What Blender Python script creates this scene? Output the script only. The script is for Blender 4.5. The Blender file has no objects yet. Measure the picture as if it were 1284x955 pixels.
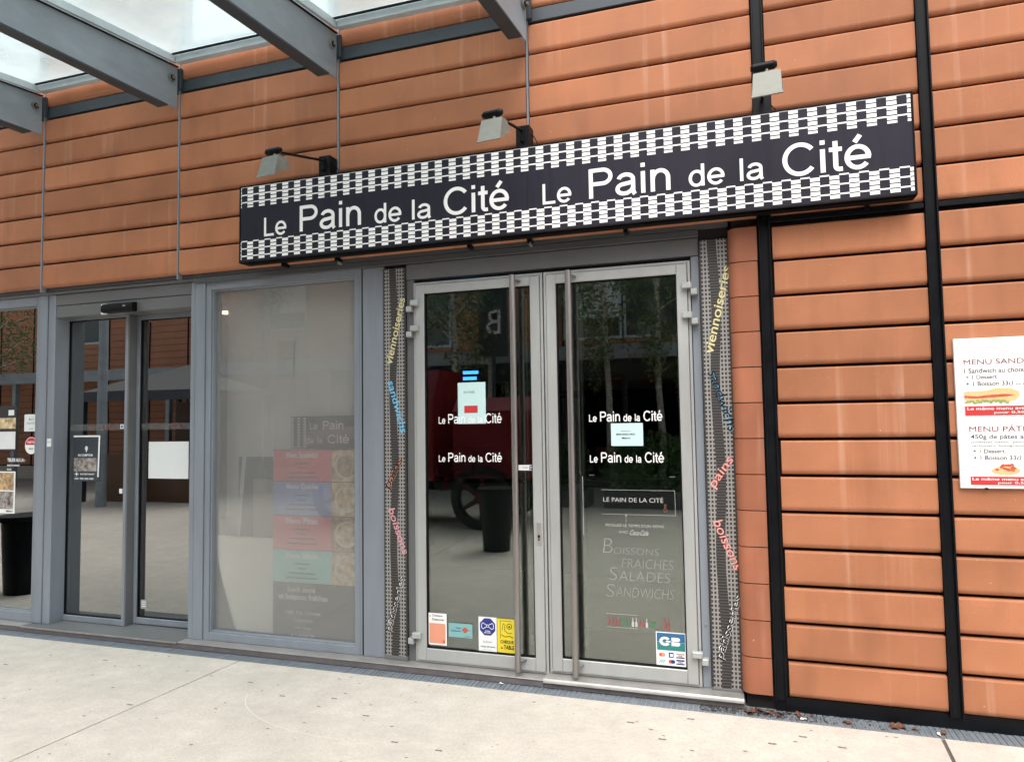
import bpy, math, random
from mathutils import Vector, Matrix
random.seed(7)
S = bpy.context.scene
COL = S.collection

# ------------------------------------------------------------------ camera, world, sun, exposure
cam_d = bpy.data.cameras.new('camera')
cam = bpy.data.objects.new('camera', cam_d); COL.objects.link(cam)
cam_d.sensor_width = 36.0
cam_d.lens = 870.634 / 1284 * 36
cam_d.clip_start = 0.05; cam_d.clip_end = 600
R = Matrix(((0.95106171, -0.30729871, 0.03239016),
            (0.30861163, 0.94989105, -0.0496573),
            (-0.0155075, 0.05722314, 0.99824097)))
m = Matrix.Identity(4)
for i in range(3):
    m[i][0] = R[i][0]; m[i][1] = R[i][2]; m[i][2] = -R[i][1]
m[0][3], m[1][3], m[2][3] = 0.0, -4.11849, 1.6
cam.matrix_world = m
S.camera = cam

SUN_EL, SUN_AZ = math.radians(58), math.radians(170)      # azimuth clockwise from +Y
w = bpy.data.worlds.new('World'); S.world = w; w.use_nodes = True
nt = w.node_tree; bg = nt.nodes['Background']
sky = nt.nodes.new('ShaderNodeTexSky'); sky.sky_type = 'NISHITA'; sky.sun_disc = False
sky.sun_elevation = SUN_EL; sky.sun_rotation = SUN_AZ
sky.air_density = 1.0; sky.dust_density = 6.0; sky.ozone_density = 1.0
hsv = nt.nodes.new('ShaderNodeHueSaturation'); hsv.inputs['Saturation'].default_value = 0.35
nt.links.new(sky.outputs[0], hsv.inputs['Color']); nt.links.new(hsv.outputs[0], bg.inputs[0])
bg.inputs[1].default_value = 0.15
sl = bpy.data.lights.new('sun', 'SUN'); sl.energy = 0.5; sl.angle = math.radians(50); sl.color = (1, 0.96, 0.9)
so = bpy.data.objects.new('sun', sl); COL.objects.link(so)
sd = Vector((math.sin(SUN_AZ) * math.cos(SUN_EL), math.cos(SUN_AZ) * math.cos(SUN_EL), math.sin(SUN_EL)))
so.rotation_euler = sd.to_track_quat('Z', 'Y').to_euler()
S.view_settings.view_transform = 'Standard'; S.view_settings.look = 'None'
S.view_settings.exposure = 1.0; S.view_settings.gamma = 1
S.view_settings.use_curve_mapping = False
S.cycles.max_bounces = 8; S.cycles.transparent_max_bounces = 16
S.cycles.diffuse_bounces = 3; S.cycles.glossy_bounces = 3

# ------------------------------------------------------------------ materials
def nn(nt, t, **kw):
    n = nt.nodes.new(t)
    for k, v in kw.items():
        if k in n.inputs: n.inputs[k].default_value = v
        else: setattr(n, k, v)
    return n

def mat(name, col, rough=0.6, metal=0.0, var=0.0, nscale=8, bump=0.0, bscale=60, emit=None, stretch=(1, 1, 1), spec=0.5, var2=0.0):
    M = bpy.data.materials.new(name); M.use_nodes = True
    nt = M.node_tree; L = nt.links; p = nt.nodes['Principled BSDF']
    p.inputs['Base Color'].default_value = (*col, 1); p.inputs['Roughness'].default_value = rough
    p.inputs['Metallic'].default_value = metal; p.inputs['Specular IOR Level'].default_value = spec
    if emit:
        p.inputs['Emission Color'].default_value = (*emit[0], 1); p.inputs['Emission Strength'].default_value = emit[1]
    if var or bump:
        g = nn(nt, 'ShaderNodeNewGeometry'); mp = nn(nt, 'ShaderNodeMapping'); mp.inputs['Scale'].default_value = stretch
        L.new(g.outputs['Position'], mp.inputs['Vector'])
    if var:
        n = nn(nt, 'ShaderNodeTexNoise', Scale=nscale, Detail=6.0, Roughness=0.6); L.new(mp.outputs[0], n.inputs['Vector'])
        mr = nn(nt, 'ShaderNodeMapRange'); mr.inputs['From Min'].default_value = 0.3; mr.inputs['From Max'].default_value = 0.7
        mr.inputs['To Min'].default_value = 1 - var; mr.inputs['To Max'].default_value = 1 + var
        L.new(n.outputs[0], mr.inputs['Value'])
        v = nn(nt, 'ShaderNodeVectorMath', operation='SCALE'); v.inputs[0].default_value = col
        L.new(mr.outputs[0], v.inputs['Scale']); L.new(v.outputs[0], p.inputs['Base Color'])
        mr2 = nn(nt, 'ShaderNodeMapRange'); mr2.inputs['To Min'].default_value = rough - 0.12; mr2.inputs['To Max'].default_value = rough + 0.15
        L.new(n.outputs[0], mr2.inputs['Value']); L.new(mr2.outputs[0], p.inputs['Roughness'])
    if bump:
        n = nn(nt, 'ShaderNodeTexNoise', Scale=bscale, Detail=4.0); L.new(mp.outputs[0], n.inputs['Vector'])
        b = nn(nt, 'ShaderNodeBump', Strength=bump, Distance=0.01); L.new(n.outputs[0], b.inputs['Height']); L.new(b.outputs[0], p.inputs['Normal'])
    return M

def terracotta(name, col, pale):
    M = bpy.data.materials.new(name); M.use_nodes = True
    nt = M.node_tree; L = nt.links; p = nt.nodes['Principled BSDF']
    p.inputs['Roughness'].default_value = 0.55; p.inputs['Specular IOR Level'].default_value = 0.2
    g = nn(nt, 'ShaderNodeNewGeometry'); oi = nn(nt, 'ShaderNodeObjectInfo')
    def noise(sc, scale, det=5, off=None):
        mp = nn(nt, 'ShaderNodeMapping'); mp.inputs['Scale'].default_value = sc
        L.new(g.outputs['Position'], mp.inputs['Vector'])
        n = nn(nt, 'ShaderNodeTexNoise', Scale=scale, Detail=float(det)); L.new(mp.outputs[0], n.inputs['Vector']); return n
    def rng(src, a, b, c, d):
        r = nn(nt, 'ShaderNodeMapRange'); L.new(src, r.inputs['Value'])
        for k, v in zip(('From Min', 'From Max', 'To Min', 'To Max'), (a, b, c, d)): r.inputs[k].default_value = v
        return r.outputs[0]
    def mul(a, b):
        x = nn(nt, 'ShaderNodeMath', operation='MULTIPLY'); L.new(a, x.inputs[0])
        if isinstance(b, (int, float)): x.inputs[1].default_value = b
        else: L.new(b, x.inputs[1])
        return x.outputs[0]
    blotch = noise((1, 1, 1), 2.6, 7); fine = noise((2, 2, 160), 1.0, 3); streak = noise((16, 16, 0.35), 1.0, 6)
    patch = noise((1, 1, 1.4), 1.1, 2); grit = noise((1, 1, 1), 240, 2)
    br = mul(mul(rng(oi.outputs['Random'], 0, 1, 0.86, 1.10), rng(blotch.outputs[0], 0.3, 0.7, 0.86, 1.12)), rng(fine.outputs[0], 0.3, 0.7, 0.985, 1.015))
    br = mul(br, rng(grit.outputs[0], 0.3, 0.7, 0.93, 1.07))
    v = nn(nt, 'ShaderNodeVectorMath', operation='SCALE'); v.inputs[0].default_value = col; L.new(br, v.inputs['Scale'])
    st = mul(rng(streak.outputs[0], 0.56, 0.72, 0, 1), rng(patch.outputs[0], 0.45, 0.62, 0, 0.55))
    mx = nn(nt, 'ShaderNodeMix', data_type='RGBA'); L.new(st, mx.inputs['Factor'])
    L.new(v.outputs[0], mx.inputs['A']); mx.inputs['B'].default_value = (*pale, 1)
    sp = noise((1, 1, 1), 34, 2)                      # sparse pale and dark chips
    ch = rng(sp.outputs[0], 0.75, 0.80, 0, 0.6)
    mx2 = nn(nt, 'ShaderNodeMix', data_type='RGBA'); L.new(ch, mx2.inputs['Factor']); L.new(mx.outputs['Result'], mx2.inputs['A'])
    mx2.inputs['B'].default_value = (0.75, 0.5, 0.36, 1)
    dk = rng(noise((3, 3, 0.8), 1.7, 8).outputs[0], 0.53, 0.75, 0, 0.48)
    mx3 = nn(nt, 'ShaderNodeMix', data_type='RGBA'); L.new(dk, mx3.inputs['Factor']); L.new(mx2.outputs['Result'], mx3.inputs['A'])
    mx3.inputs['B'].default_value = (col[0] * 0.6, col[1] * 0.62, col[2] * 0.65, 1)
    L.new(mx3.outputs['Result'], p.inputs['Base Color'])
    L.new(rng(blotch.outputs[0], 0.3, 0.7, 0.52, 0.72), p.inputs['Roughness'])
    b = nn(nt, 'ShaderNodeBump', Strength=0.12, Distance=0.003); L.new(fine.outputs[0], b.inputs['Height']); L.new(b.outputs[0], p.inputs['Normal'])
    return M

def concrete_mat(name, col):
    M = bpy.data.materials.new(name); M.use_nodes = True
    nt = M.node_tree; L = nt.links; p = nt.nodes['Principled BSDF']; p.inputs['Roughness'].default_value = 0.8
    g = nn(nt, 'ShaderNodeNewGeometry')
    def noise(sc, det, rough=0.6, st=(1, 1, 1)):
        mp = nn(nt, 'ShaderNodeMapping'); mp.inputs['Scale'].default_value = st; L.new(g.outputs['Position'], mp.inputs['Vector'])
        n = nn(nt, 'ShaderNodeTexNoise', Scale=sc, Detail=float(det), Roughness=rough); L.new(mp.outputs[0], n.inputs['Vector']); return n
    def rng(src, a, b, c, d):
        r = nn(nt, 'ShaderNodeMapRange'); L.new(src, r.inputs['Value'])
        for k, v in zip(('From Min', 'From Max', 'To Min', 'To Max'), (a, b, c, d)): r.inputs[k].default_value = v
        return r.outputs[0]
    def mul(a, b):
        x = nn(nt, 'ShaderNodeMath', operation='MULTIPLY'); L.new(a, x.inputs[0]); L.new(b, x.inputs[1]); return x.outputs[0]
    big = noise(1.1, 4); mid = noise(7, 8, 0.7); fine = noise(55, 5, 0.7); grit = noise(220, 3, 0.7)
    br = mul(mul(rng(big.outputs[0], 0.3, 0.7, 0.9, 1.08), rng(mid.outputs[0], 0.3, 0.7, 0.88, 1.1)), mul(rng(fine.outputs[0], 0.3, 0.7, 0.88, 1.1), rng(grit.outputs[0], 0.3, 0.7, 0.80, 1.16)))
    v = nn(nt, 'ShaderNodeVectorMath', operation='SCALE'); v.inputs[0].default_value = col; L.new(br, v.inputs['Scale'])
    mx = nn(nt, 'ShaderNodeMix', data_type='RGBA'); L.new(rng(noise(1.6, 6, 0.7, (1, 2, 1)).outputs[0], 0.5, 0.72, 0, 0.4), mx.inputs['Factor'])
    L.new(v.outputs[0], mx.inputs['A']); mx.inputs['B'].default_value = (col[0] * 0.72, col[1] * 0.74, col[2] * 0.76, 1)
    mx2 = nn(nt, 'ShaderNodeMix', data_type='RGBA'); L.new(rng(noise(42, 3, 0.5, (1, 1.6, 1)).outputs[0], 0.66, 0.74, 0, 0.45), mx2.inputs['Factor'])
    L.new(mx.outputs['Result'], mx2.inputs['A']); mx2.inputs['B'].default_value = (col[0] * 0.5, col[1] * 0.5, col[2] * 0.5, 1)
    L.new(mx2.outputs['Result'], p.inputs['Base Color'])
    b = nn(nt, 'ShaderNodeBump', Strength=0.3, Distance=0.004); L.new(fine.outputs[0], b.inputs['Height']); L.new(b.outputs[0], p.inputs['Normal'])
    return M

def glass_mat(name, tint, base, k, rough=0.0, haze=0.0, hazecol=(0.5, 0.5, 0.48), wav=0.008, trl=0.35, hv=0.1):
    M = bpy.data.materials.new(name); M.use_nodes = True
    nt = M.node_tree; L = nt.links; nt.nodes.remove(nt.nodes['Principled BSDF']); out = nt.nodes['Material Output']
    tr = nn(nt, 'ShaderNodeBsdfTransparent'); tr.inputs[0].default_value = (*tint, 1)
    gl = nn(nt, 'ShaderNodeBsdfGlossy'); gl.inputs['Roughness'].default_value = rough; gl.inputs['Color'].default_value = (0.94, 0.97, 0.96, 1)
    fr = nn(nt, 'ShaderNodeFresnel'); fr.inputs['IOR'].default_value = 1.5
    ma = nn(nt, 'ShaderNodeMath', operation='MULTIPLY_ADD'); ma.use_clamp = True
    L.new(fr.outputs[0], ma.inputs[0]); ma.inputs[1].default_value = k; ma.inputs[2].default_value = base
    under = tr.outputs[0]
    if haze:
        df = nn(nt, 'ShaderNodeBsdfDiffuse'); df.inputs[0].default_value = (*hazecol, 1)
        tl = nn(nt, 'ShaderNodeBsdfTranslucent'); tl.inputs[0].default_value = (*hazecol, 1)
        m0 = nn(nt, 'ShaderNodeMixShader'); m0.inputs[0].default_value = trl; L.new(df.outputs[0], m0.inputs[1]); L.new(tl.outputs[0], m0.inputs[2])
        g = nn(nt, 'ShaderNodeNewGeometry'); n = nn(nt, 'ShaderNodeTexNoise', Scale=1.7, Detail=5.0); L.new(g.outputs['Position'], n.inputs['Vector'])
        r = nn(nt, 'ShaderNodeMapRange'); L.new(n.outputs[0], r.inputs['Value'])
        for kk, vv in zip(('From Min', 'From Max', 'To Min', 'To Max'), (0.3, 0.7, haze * (1 - hv), min(1, haze * (1 + hv)))): r.inputs[kk].default_value = vv
        m1 = nn(nt, 'ShaderNodeMixShader'); L.new(r.outputs[0], m1.inputs[0]); L.new(tr.outputs[0], m1.inputs[1]); L.new(m0.outputs[0], m1.inputs[2])
        under = m1.outputs[0]
    if wav:
        g = nn(nt, 'ShaderNodeNewGeometry'); n = nn(nt, 'ShaderNodeTexNoise', Scale=1.3, Detail=1.0); L.new(g.outputs['Position'], n.inputs['Vector'])
        b = nn(nt, 'ShaderNodeBump', Strength=wav, Distance=0.05); L.new(n.outputs[0], b.inputs['Height']); L.new(b.outputs[0], gl.inputs['Normal'])
    mx = nn(nt, 'ShaderNodeMixShader'); L.new(ma.outputs[0], mx.inputs[0]); L.new(under, mx.inputs[1]); L.new(gl.outputs[0], mx.inputs[2])
    L.new(mx.outputs[0], out.inputs[0])
    return M

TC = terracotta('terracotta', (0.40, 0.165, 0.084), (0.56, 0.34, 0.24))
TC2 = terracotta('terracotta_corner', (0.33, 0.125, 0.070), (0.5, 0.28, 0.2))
GREY = mat('grey_paint', (0.205, 0.232, 0.265), 0.42, var=0.11, nscale=2.4, bump=0.04, bscale=120, stretch=(3, 3, 0.5))
GREY_D = mat('dark_grey_paint', (0.075, 0.082, 0.088), 0.5, var=0.1, nscale=4)
GREY_M = mat('mid_grey_paint', (0.125, 0.13, 0.132), 0.45, var=0.06, nscale=4)
STEEL_D = mat('slate_steel', (0.035, 0.048, 0.06), 0.5, var=0.15, nscale=5)
BEAM = mat('beam_paint', (0.25, 0.30, 0.34), 0.42, var=0.16, nscale=2.4, stretch=(1, 1, 2.5))
BARL = mat('pale_bar_paint', (0.52, 0.60, 0.64), 0.4, var=0.1, nscale=6)
ALU = mat('door_aluminium', (0.39, 0.405, 0.40), 0.4, metal=0.25, var=0.07, nscale=3, bump=0.03, bscale=150, stretch=(3, 3, .6))
ALU2 = mat('sill_aluminium', (0.36, 0.35, 0.335), 0.45, metal=0.5, var=0.15, nscale=9)
SILL_D = mat('sill_side', (0.13, 0.115, 0.115), 0.6, var=0.2, nscale=10)
STAIN = mat('brushed_steel', (0.33, 0.31, 0.30), 0.33, metal=0.85, var=0.08, nscale=20, stretch=(3, 3, 0.2))
BLACK = mat('black_rubber', (0.006, 0.006, 0.007), 0.6, spec=0.15)
BLACKP = mat('black_profile', (0.005, 0.006, 0.008), 0.38, var=0.3, nscale=9, spec=0.15)
CAVITY = mat('cavity_lining', (0.012, 0.010, 0.010), 0.9)
GALV = mat('weathered_grey_housing', (0.20, 0.21, 0.185), 0.55, metal=0.2, var=0.14, nscale=25)
GALV_D = mat('housing_side', (0.2, 0.21, 0.19), 0.6, metal=0.2, var=0.2, nscale=25)
CONC = concrete_mat('pale_concrete', (0.53, 0.49, 0.43))
JOINT = mat('joint_filler', (0.10, 0.09, 0.08), 0.95, var=0.2, nscale=30)
GRATE = mat('slate_paver', (0.15, 0.175, 0.20), 0.62, var=0.16, nscale=14, bump=0.1, bscale=90)
GRATE_L = mat('slate_paver_joint', (0.33, 0.35, 0.37), 0.8, var=0.25, nscale=25)
SIGNB = mat('sign_navy_black', (0.022, 0.021, 0.032), 0.45, var=0.10, nscale=5, stretch=(6, 1, 0.6), spec=0.15)
WHITE = mat('white_vinyl', (0.86, 0.86, 0.85), 0.5)
PAPER = mat('white_paper', (0.72, 0.75, 0.75), 0.7, var=0.03, nscale=5)
PAPERC = mat('cyan_paper', (0.52, 0.72, 0.72), 0.7)
INKG = mat('grey_ink', (0.05, 0.055, 0.06), 0.8)
INKW = mat('washed_ink', (0.06, 0.07, 0.075), 0.8)
MAROON = mat('maroon_ink', (0.20, 0.016, 0.03), 0.7)
RED = mat('red_ink', (0.52, 0.03, 0.035), 0.6)
SALMON = mat('salmon_ink', (0.72, 0.30, 0.19), 0.6)
TEAL = mat('teal_ink', (0.20, 0.42, 0.42), 0.6)
NAVY = mat('navy_ink', (0.015, 0.025, 0.20), 0.5)
YEL = mat('yellow_ink', (0.72, 0.58, 0.03), 0.5)
GOLD = mat('pale_yellow_vinyl', (0.62, 0.57, 0.30), 0.5)
SKYB = mat('sky_blue_vinyl', (0.16, 0.48, 0.72), 0.5)
PINK = mat('pink_vinyl', (0.75, 0.36, 0.32), 0.5)
PINK2 = mat('rose_vinyl', (0.62, 0.30, 0.33), 0.5)
CHALK = mat('chalk_white', (0.43, 0.44, 0.44), 0.9)
CHALKR = mat('chalk_red', (0.24, 0.09, 0.08), 0.9)
CHALKG = mat('chalk_green', (0.07, 0.17, 0.09), 0.9)
BUN = mat('bread', (0.72, 0.47, 0.22), 0.7, var=0.12, nscale=40)
HAM = mat('ham', (0.50, 0.09, 0.05), 0.6, var=0.25, nscale=60)
SALAD = mat('salad', (0.28, 0.34, 0.10), 0.6, var=0.3, nscale=90)
P_RED = mat('menu_red', (0.75, 0.18, 0.20), 0.6)
P_BLUE = mat('menu_blue', (0.28, 0.36, 0.68), 0.6)
P_TEAL = mat('menu_teal', (0.28, 0.68, 0.68), 0.6)
P_DARK = mat('menu_dark', (0.02, 0.02, 0.02), 0.6)
P_FOOD = mat('menu_food', (0.62, 0.47, 0.27), 0.6, var=0.7, nscale=22)
P_FOOD2 = mat('menu_food_dark', (0.42, 0.28, 0.15), 0.6, var=0.7, nscale=30)
PHOTO = mat('photo_print', (0.28, 0.25, 0.23), 0.5, var=0.9, nscale=28)
G_DOOR = glass_mat('door_glass', (0.80, 0.87, 0.83), 0.085, 2.0)
G_LEFT = glass_mat('reflective_glass', (0.55, 0.58, 0.56), 0.22, 3.2)
G_HAZE = glass_mat('hazy_window_glass', (0.95, 0.95, 0.93), 0.02, 0.9, haze=0.20, hazecol=(0.80, 0.80, 0.80))
G_CANOPY = glass_mat('dirty_canopy_glass', (0.86, 0.93, 0.945), 0.02, 0.6, haze=0.34, hazecol=(0.84, 0.92, 0.94), wav=0, trl=0.9, hv=0.3)
INT_W = mat('interior_wall', (0.34, 0.37, 0.34), 0.8)
INT_F = mat('interior_floor', (0.09, 0.09, 0.085), 0.4)
LEAFB = mat('dead_leaf', (0.13, 0.045, 0.02), 0.8, var=0.4, nscale=60)

def strip_mat():
    M = bpy.data.materials.new('woven_strip'); M.use_nodes = True
    nt = M.node_tree; L = nt.links; p = nt.nodes['Principled BSDF']; p.inputs['Roughness'].default_value = 0.55
    tc = nn(nt, 'ShaderNodeTexCoord'); sx = nn(nt, 'ShaderNodeSeparateXYZ'); L.new(tc.outputs['Object'], sx.inputs[0])
    X, Z = sx.outputs['X'], sx.outputs['Z']
    def M_(op, a, b=0.0, c=0.0):
        x = nn(nt, 'ShaderNodeMath', operation=op)
        for i, q in enumerate((a, b, c)):
            if isinstance(q, (int, float)): x.inputs[i].default_value = q
            else: L.new(q, x.inputs[i])
        return x.outputs[0]
    wob = M_('MULTIPLY', M_('SINE', M_('MULTIPLY', Z, 6.5)), 0.008)
    xs = M_('SUBTRACT', X, wob)
    left = M_('MULTIPLY', M_('GREATER_THAN', X, 0.010), M_('LESS_THAN', xs, 0.052))
    right = M_('MULTIPLY', M_('GREATER_THAN', xs, 0.104), M_('LESS_THAN', X, 0.156))
    band = M_('MAXIMUM', left, right)
    fx = M_('FRACT', M_('MULTIPLY', X, 1 / 0.0195)); fz = M_('FRACT', M_('MULTIPLY', Z, 1 / 0.0245))
    hole = M_('MULTIPLY', M_('MULTIPLY', M_('GREATER_THAN', fx, 0.42), M_('GREATER_THAN', fz, 0.30)), M_('LESS_THAN', fz, 0.92))
    wht = M_('MULTIPLY', band, M_('SUBTRACT', 1.0, hole))
    fl = M_('LESS_THAN', M_('FRACT', M_('MULTIPLY', Z, 1 / 0.0165)), 0.2)
    mx = nn(nt, 'ShaderNodeMix', data_type='RGBA'); L.new(M_('MULTIPLY', fl, M_('SUBTRACT', 1.0, band)), mx.inputs['Factor'])
    mx.inputs['A'].default_value = (0.022, 0.02, 0.02, 1); mx.inputs['B'].default_value = (0.10, 0.095, 0.09, 1)
    m2 = nn(nt, 'ShaderNodeMix', data_type='RGBA'); L.new(wht, m2.inputs['Factor']); L.new(mx.outputs['Result'], m2.inputs['A'])
    m2.inputs['B'].default_value = (0.27, 0.262, 0.25, 1); L.new(m2.outputs['Result'], p.inputs['Base Color'])
    return M
STRIP = strip_mat()

# ------------------------------------------------------------------ geometry helpers
class MB:
    def __init__(s): s.v = []; s.f = []; s.mi = []; s.cur = 0
    def add(s, vs, fs):
        o = len(s.v); s.v += [tuple(x) for x in vs]; s.f += [tuple(i + o for i in f) for f in fs]; s.mi += [s.cur] * len(fs); return s
    def box(s, x0, x1, y0, y1, z0, z1, c=0.0):
        if c <= 0:
            vs = [(x, y, z) for x in (x0, x1) for y in (y0, y1) for z in (z0, z1)]
            return s.add(vs, [(0, 1, 3, 2), (4, 6, 7, 5), (0, 4, 5, 1), (2, 3, 7, 6), (0, 2, 6, 4), (1, 5, 7, 3)])
        # front (y0) edges chamfered
        a = [(x0, y1, z0), (x1, y1, z0), (x1, y1, z1), (x0, y1, z1)]
        b = [(x0, y0 + c, z0), (x1, y0 + c, z0), (x1, y0 + c, z1), (x0, y0 + c, z1)]
        d = [(x0 + c, y0, z0 + c), (x1 - c, y0, z0 + c), (x1 - c, y0, z1 - c), (x0 + c, y0, z1 - c)]
        fs = [(0, 3, 2, 1), (8, 9, 10, 11)]
        for i in range(4):
            j = (i + 1) % 4; fs += [(i, j, 4 + j, 4 + i), (4 + i, 4 + j, 8 + j, 8 + i)]
        return s.add(a + b + d, fs)
    def frame(s, x0, x1, z0, z1, wl, wr, wb, wt, y0, y1, c=0.003):
        s.box(x0, x0 + wl, y0, y1, z0, z1, c); s.box(x1 - wr, x1, y0, y1, z0, z1, c)
        s.box(x0 + wl, x1 - wr, y0 + 0.001, y1, z0, z0 + wb, c); s.box(x0 + wl, x1 - wr, y0 + 0.001, y1, z1 - wt, z1, c); return s
    def quad(s, x0, x1, z0, z1, y): return s.add([(x0, y, z0), (x1, y, z0), (x1, y, z1), (x0, y, z1)], [(0, 1, 2, 3)])
    def poly(s, pts, y): return s.add([(a, y, b) for a, b in pts], [tuple(range(len(pts)))])
    def ell(s, cx, cz, rx, rz, y, n=20, rot=0.0):
        return s.poly([(cx + rx * math.cos(t) * math.cos(rot) - rz * math.sin(t) * math.sin(rot), cz + rx * math.cos(t) * math.sin(rot) + rz * math.sin(t) * math.cos(rot)) for t in [i * 2 * math.pi / n for i in range(n)]], y)
    def ring(s, cx, cz, r0, r1, y, n=24, a0=0, a1=2 * math.pi, sx=1.0):
        vs = []; fs = []
        for i in range(n + 1):
            t = a0 + (a1 - a0) * i / n
            vs += [(cx + r0 * math.cos(t) * sx, y, cz + r0 * math.sin(t)), (cx + r1 * math.cos(t) * sx, y, cz + r1 * math.sin(t))]
        for i in range(n): fs.append((2 * i, 2 * i + 1, 2 * i + 3, 2 * i + 2))
        return s.add(vs, fs)
    def line(s, pts, wdt, y):
        for (a, b), (c, d) in zip(pts, pts[1:]):
            dx, dz = c - a, d - b; l = math.hypot(dx, dz) or 1; nx, nz = -dz / l * wdt / 2, dx / l * wdt / 2
            s.poly([(a - nx, b - nz), (c - nx, d - nz), (c + nx, d + nz), (a + nx, b + nz)], y)
        return s
    def tube(s, p0, p1, r0, r1=None, n=12):
        r1 = r0 if r1 is None else r1; p0, p1 = Vector(p0), Vector(p1); d = (p1 - p0).normalized()
        a = d.orthogonal().normalized(); b = d.cross(a)
        vs = []
        for p, r in ((p0, r0), (p1, r1)):
            for i in range(n): t = 2 * math.pi * i / n; vs.append(p + a * r * math.cos(t) + b * r * math.sin(t))
        fs = [(i, (i + 1) % n, n + (i + 1) % n, n + i) for i in range(n)] + [tuple(range(n - 1, -1, -1)), tuple(range(n, 2 * n))]
        return s.add(vs, fs)
    def prism(s, pts, x0, x1):           # pts in (y,z), extruded along x
        n = len(pts); vs = [(x0, a, b) for a, b in pts] + [(x1, a, b) for a, b in pts]
        return s.add(vs, [(i, (i + 1) % n, n + (i + 1) % n, n + i) for i in range(n)] + [tuple(range(n - 1, -1, -1)), tuple(range(n, 2 * n))])
    def prismz(s, pts, z0, z1):
        n = len(pts); vs = [(a, b, z0) for a, b in pts] + [(a, b, z1) for a, b in pts]
        return s.add(vs, [(i, (i + 1) % n, n + (i + 1) % n, n + i) for i in range(n)] + [tuple(range(n - 1, -1, -1)), tuple(range(n, 2 * n))])
    def mesh(s, name, mats):
        me = bpy.data.meshes.new(name); me.from_pydata(s.v, [], s.f)
        for x in (mats if isinstance(mats, (list, tuple)) else [mats]): me.materials.append(x)
        if any(s.mi): me.polygons.foreach_set('material_index', s.mi)
        me.update()
        import bmesh
        bm = bmesh.new(); bm.from_mesh(me); 
        closed = all(len(e.link_faces) == 2 for e in bm.edges)
        if closed: bmesh.ops.recalc_face_normals(bm, faces=bm.faces)
        bm.to_mesh(me); bm.free()
        return me
    def build(s, name, mats, parent=None, smooth=False, kind=None, label=None):
        me = s.mesh(name, mats)
        if smooth:
            me.polygons.foreach_set('use_smooth', [True] * len(me.polygons))
            me.set_sharp_from_angle(angle=math.radians(40))
        return link(name, me, parent, kind=kind, label=label)

def link(name, data, parent=None, loc=None, kind=None, label=None):
    o = bpy.data.objects.new(name, data); COL.objects.link(o)
    if parent:
        o.parent = parent; o.matrix_parent_inverse = Matrix.Identity(4)
        # geometry is given in world coordinates unless loc is set: cancel the parents' offset
        off = Vector((0, 0, 0)); p = parent
        while p: off += p.location; p = p.parent
        o.location = Vector(loc or (0, 0, 0)) - off
    elif loc: o.location = loc
    if kind: o['kind'] = kind
    if label: o['label'] = label
    return o

def thing(name, label, cat, loc=(0, 0, 0), group=None, kind=None):
    o = bpy.data.objects.new(name, None); COL.objects.link(o); o.location = loc; o.empty_display_size = 0.1
    if label: o['label'] = label
    if cat: o['category'] = cat
    if group: o['group'] = group
    if kind: o['kind'] = kind
    return o
def tag(o, label, cat, group=None):
    o['label'] = label; o['category'] = cat
    if group: o['group'] = group
    return o

_tc = {}
def text_polys(st, bold=0.0):
    k = (st, bold)
    if k in _tc: return _tc[k]
    cu = bpy.data.curves.new('t', 'FONT'); cu.body = st; cu.size = 1; cu.offset = bold; cu.resolution_u = 4
    ob = bpy.data.objects.new('t', cu); COL.objects.link(ob)
    dg = bpy.context.evaluated_depsgraph_get(); dg.update()
    me = bpy.data.meshes.new_from_object(ob.evaluated_get(dg))
    vs = [(v.co.x, v.co.y) for v in me.vertices]; fs = [tuple(p.vertices) for p in me.polygons]
    bpy.data.objects.remove(ob); bpy.data.curves.remove(cu); bpy.data.meshes.remove(me)
    _tc[k] = (vs, fs); return vs, fs
def text(mb, st, x0, z0, y, width=None, height=None, bold=0.0, angle=0.0, shear=0.0, center=None, bend=0.0):
    """lettering starting at x0, bottom at z0; fitted to width and/or height"""
    vs, fs = text_polys(st, bold)
    if not vs: return
    ax = min(v[0] for v in vs); bx = max(v[0] for v in vs); az = min(v[1] for v in vs); bz = max(v[1] for v in vs)
    sx = (width / (bx - ax)) if width else None; sz = (height / (bz - az)) if height else None
    if sx is None: sx = sz
    if sz is None: sz = sx
    if center is not None: x0 = center - (bx - ax) * sx / 2
    ca, sa = math.cos(angle), math.sin(angle); out = []
    for vx, vz in vs:
        a = (vx - ax) * sx; b = (vz - az) * sz
        if bend: b += bend * math.sin(2 * math.pi * a / ((bx - ax) * sx))
        a += shear * b
        out.append((x0 + a * ca - b * sa, y, z0 + a * sa + b * ca))
    mb.add(out, fs)
def _arc(cx, cz, rx, rz, a0, a1, n=22):
    return [(cx + rx * math.cos(math.radians(a0 + (a1 - a0) * i / n)), cz + rz * math.sin(math.radians(a0 + (a1 - a0) * i / n))) for i in range(n + 1)]
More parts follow.
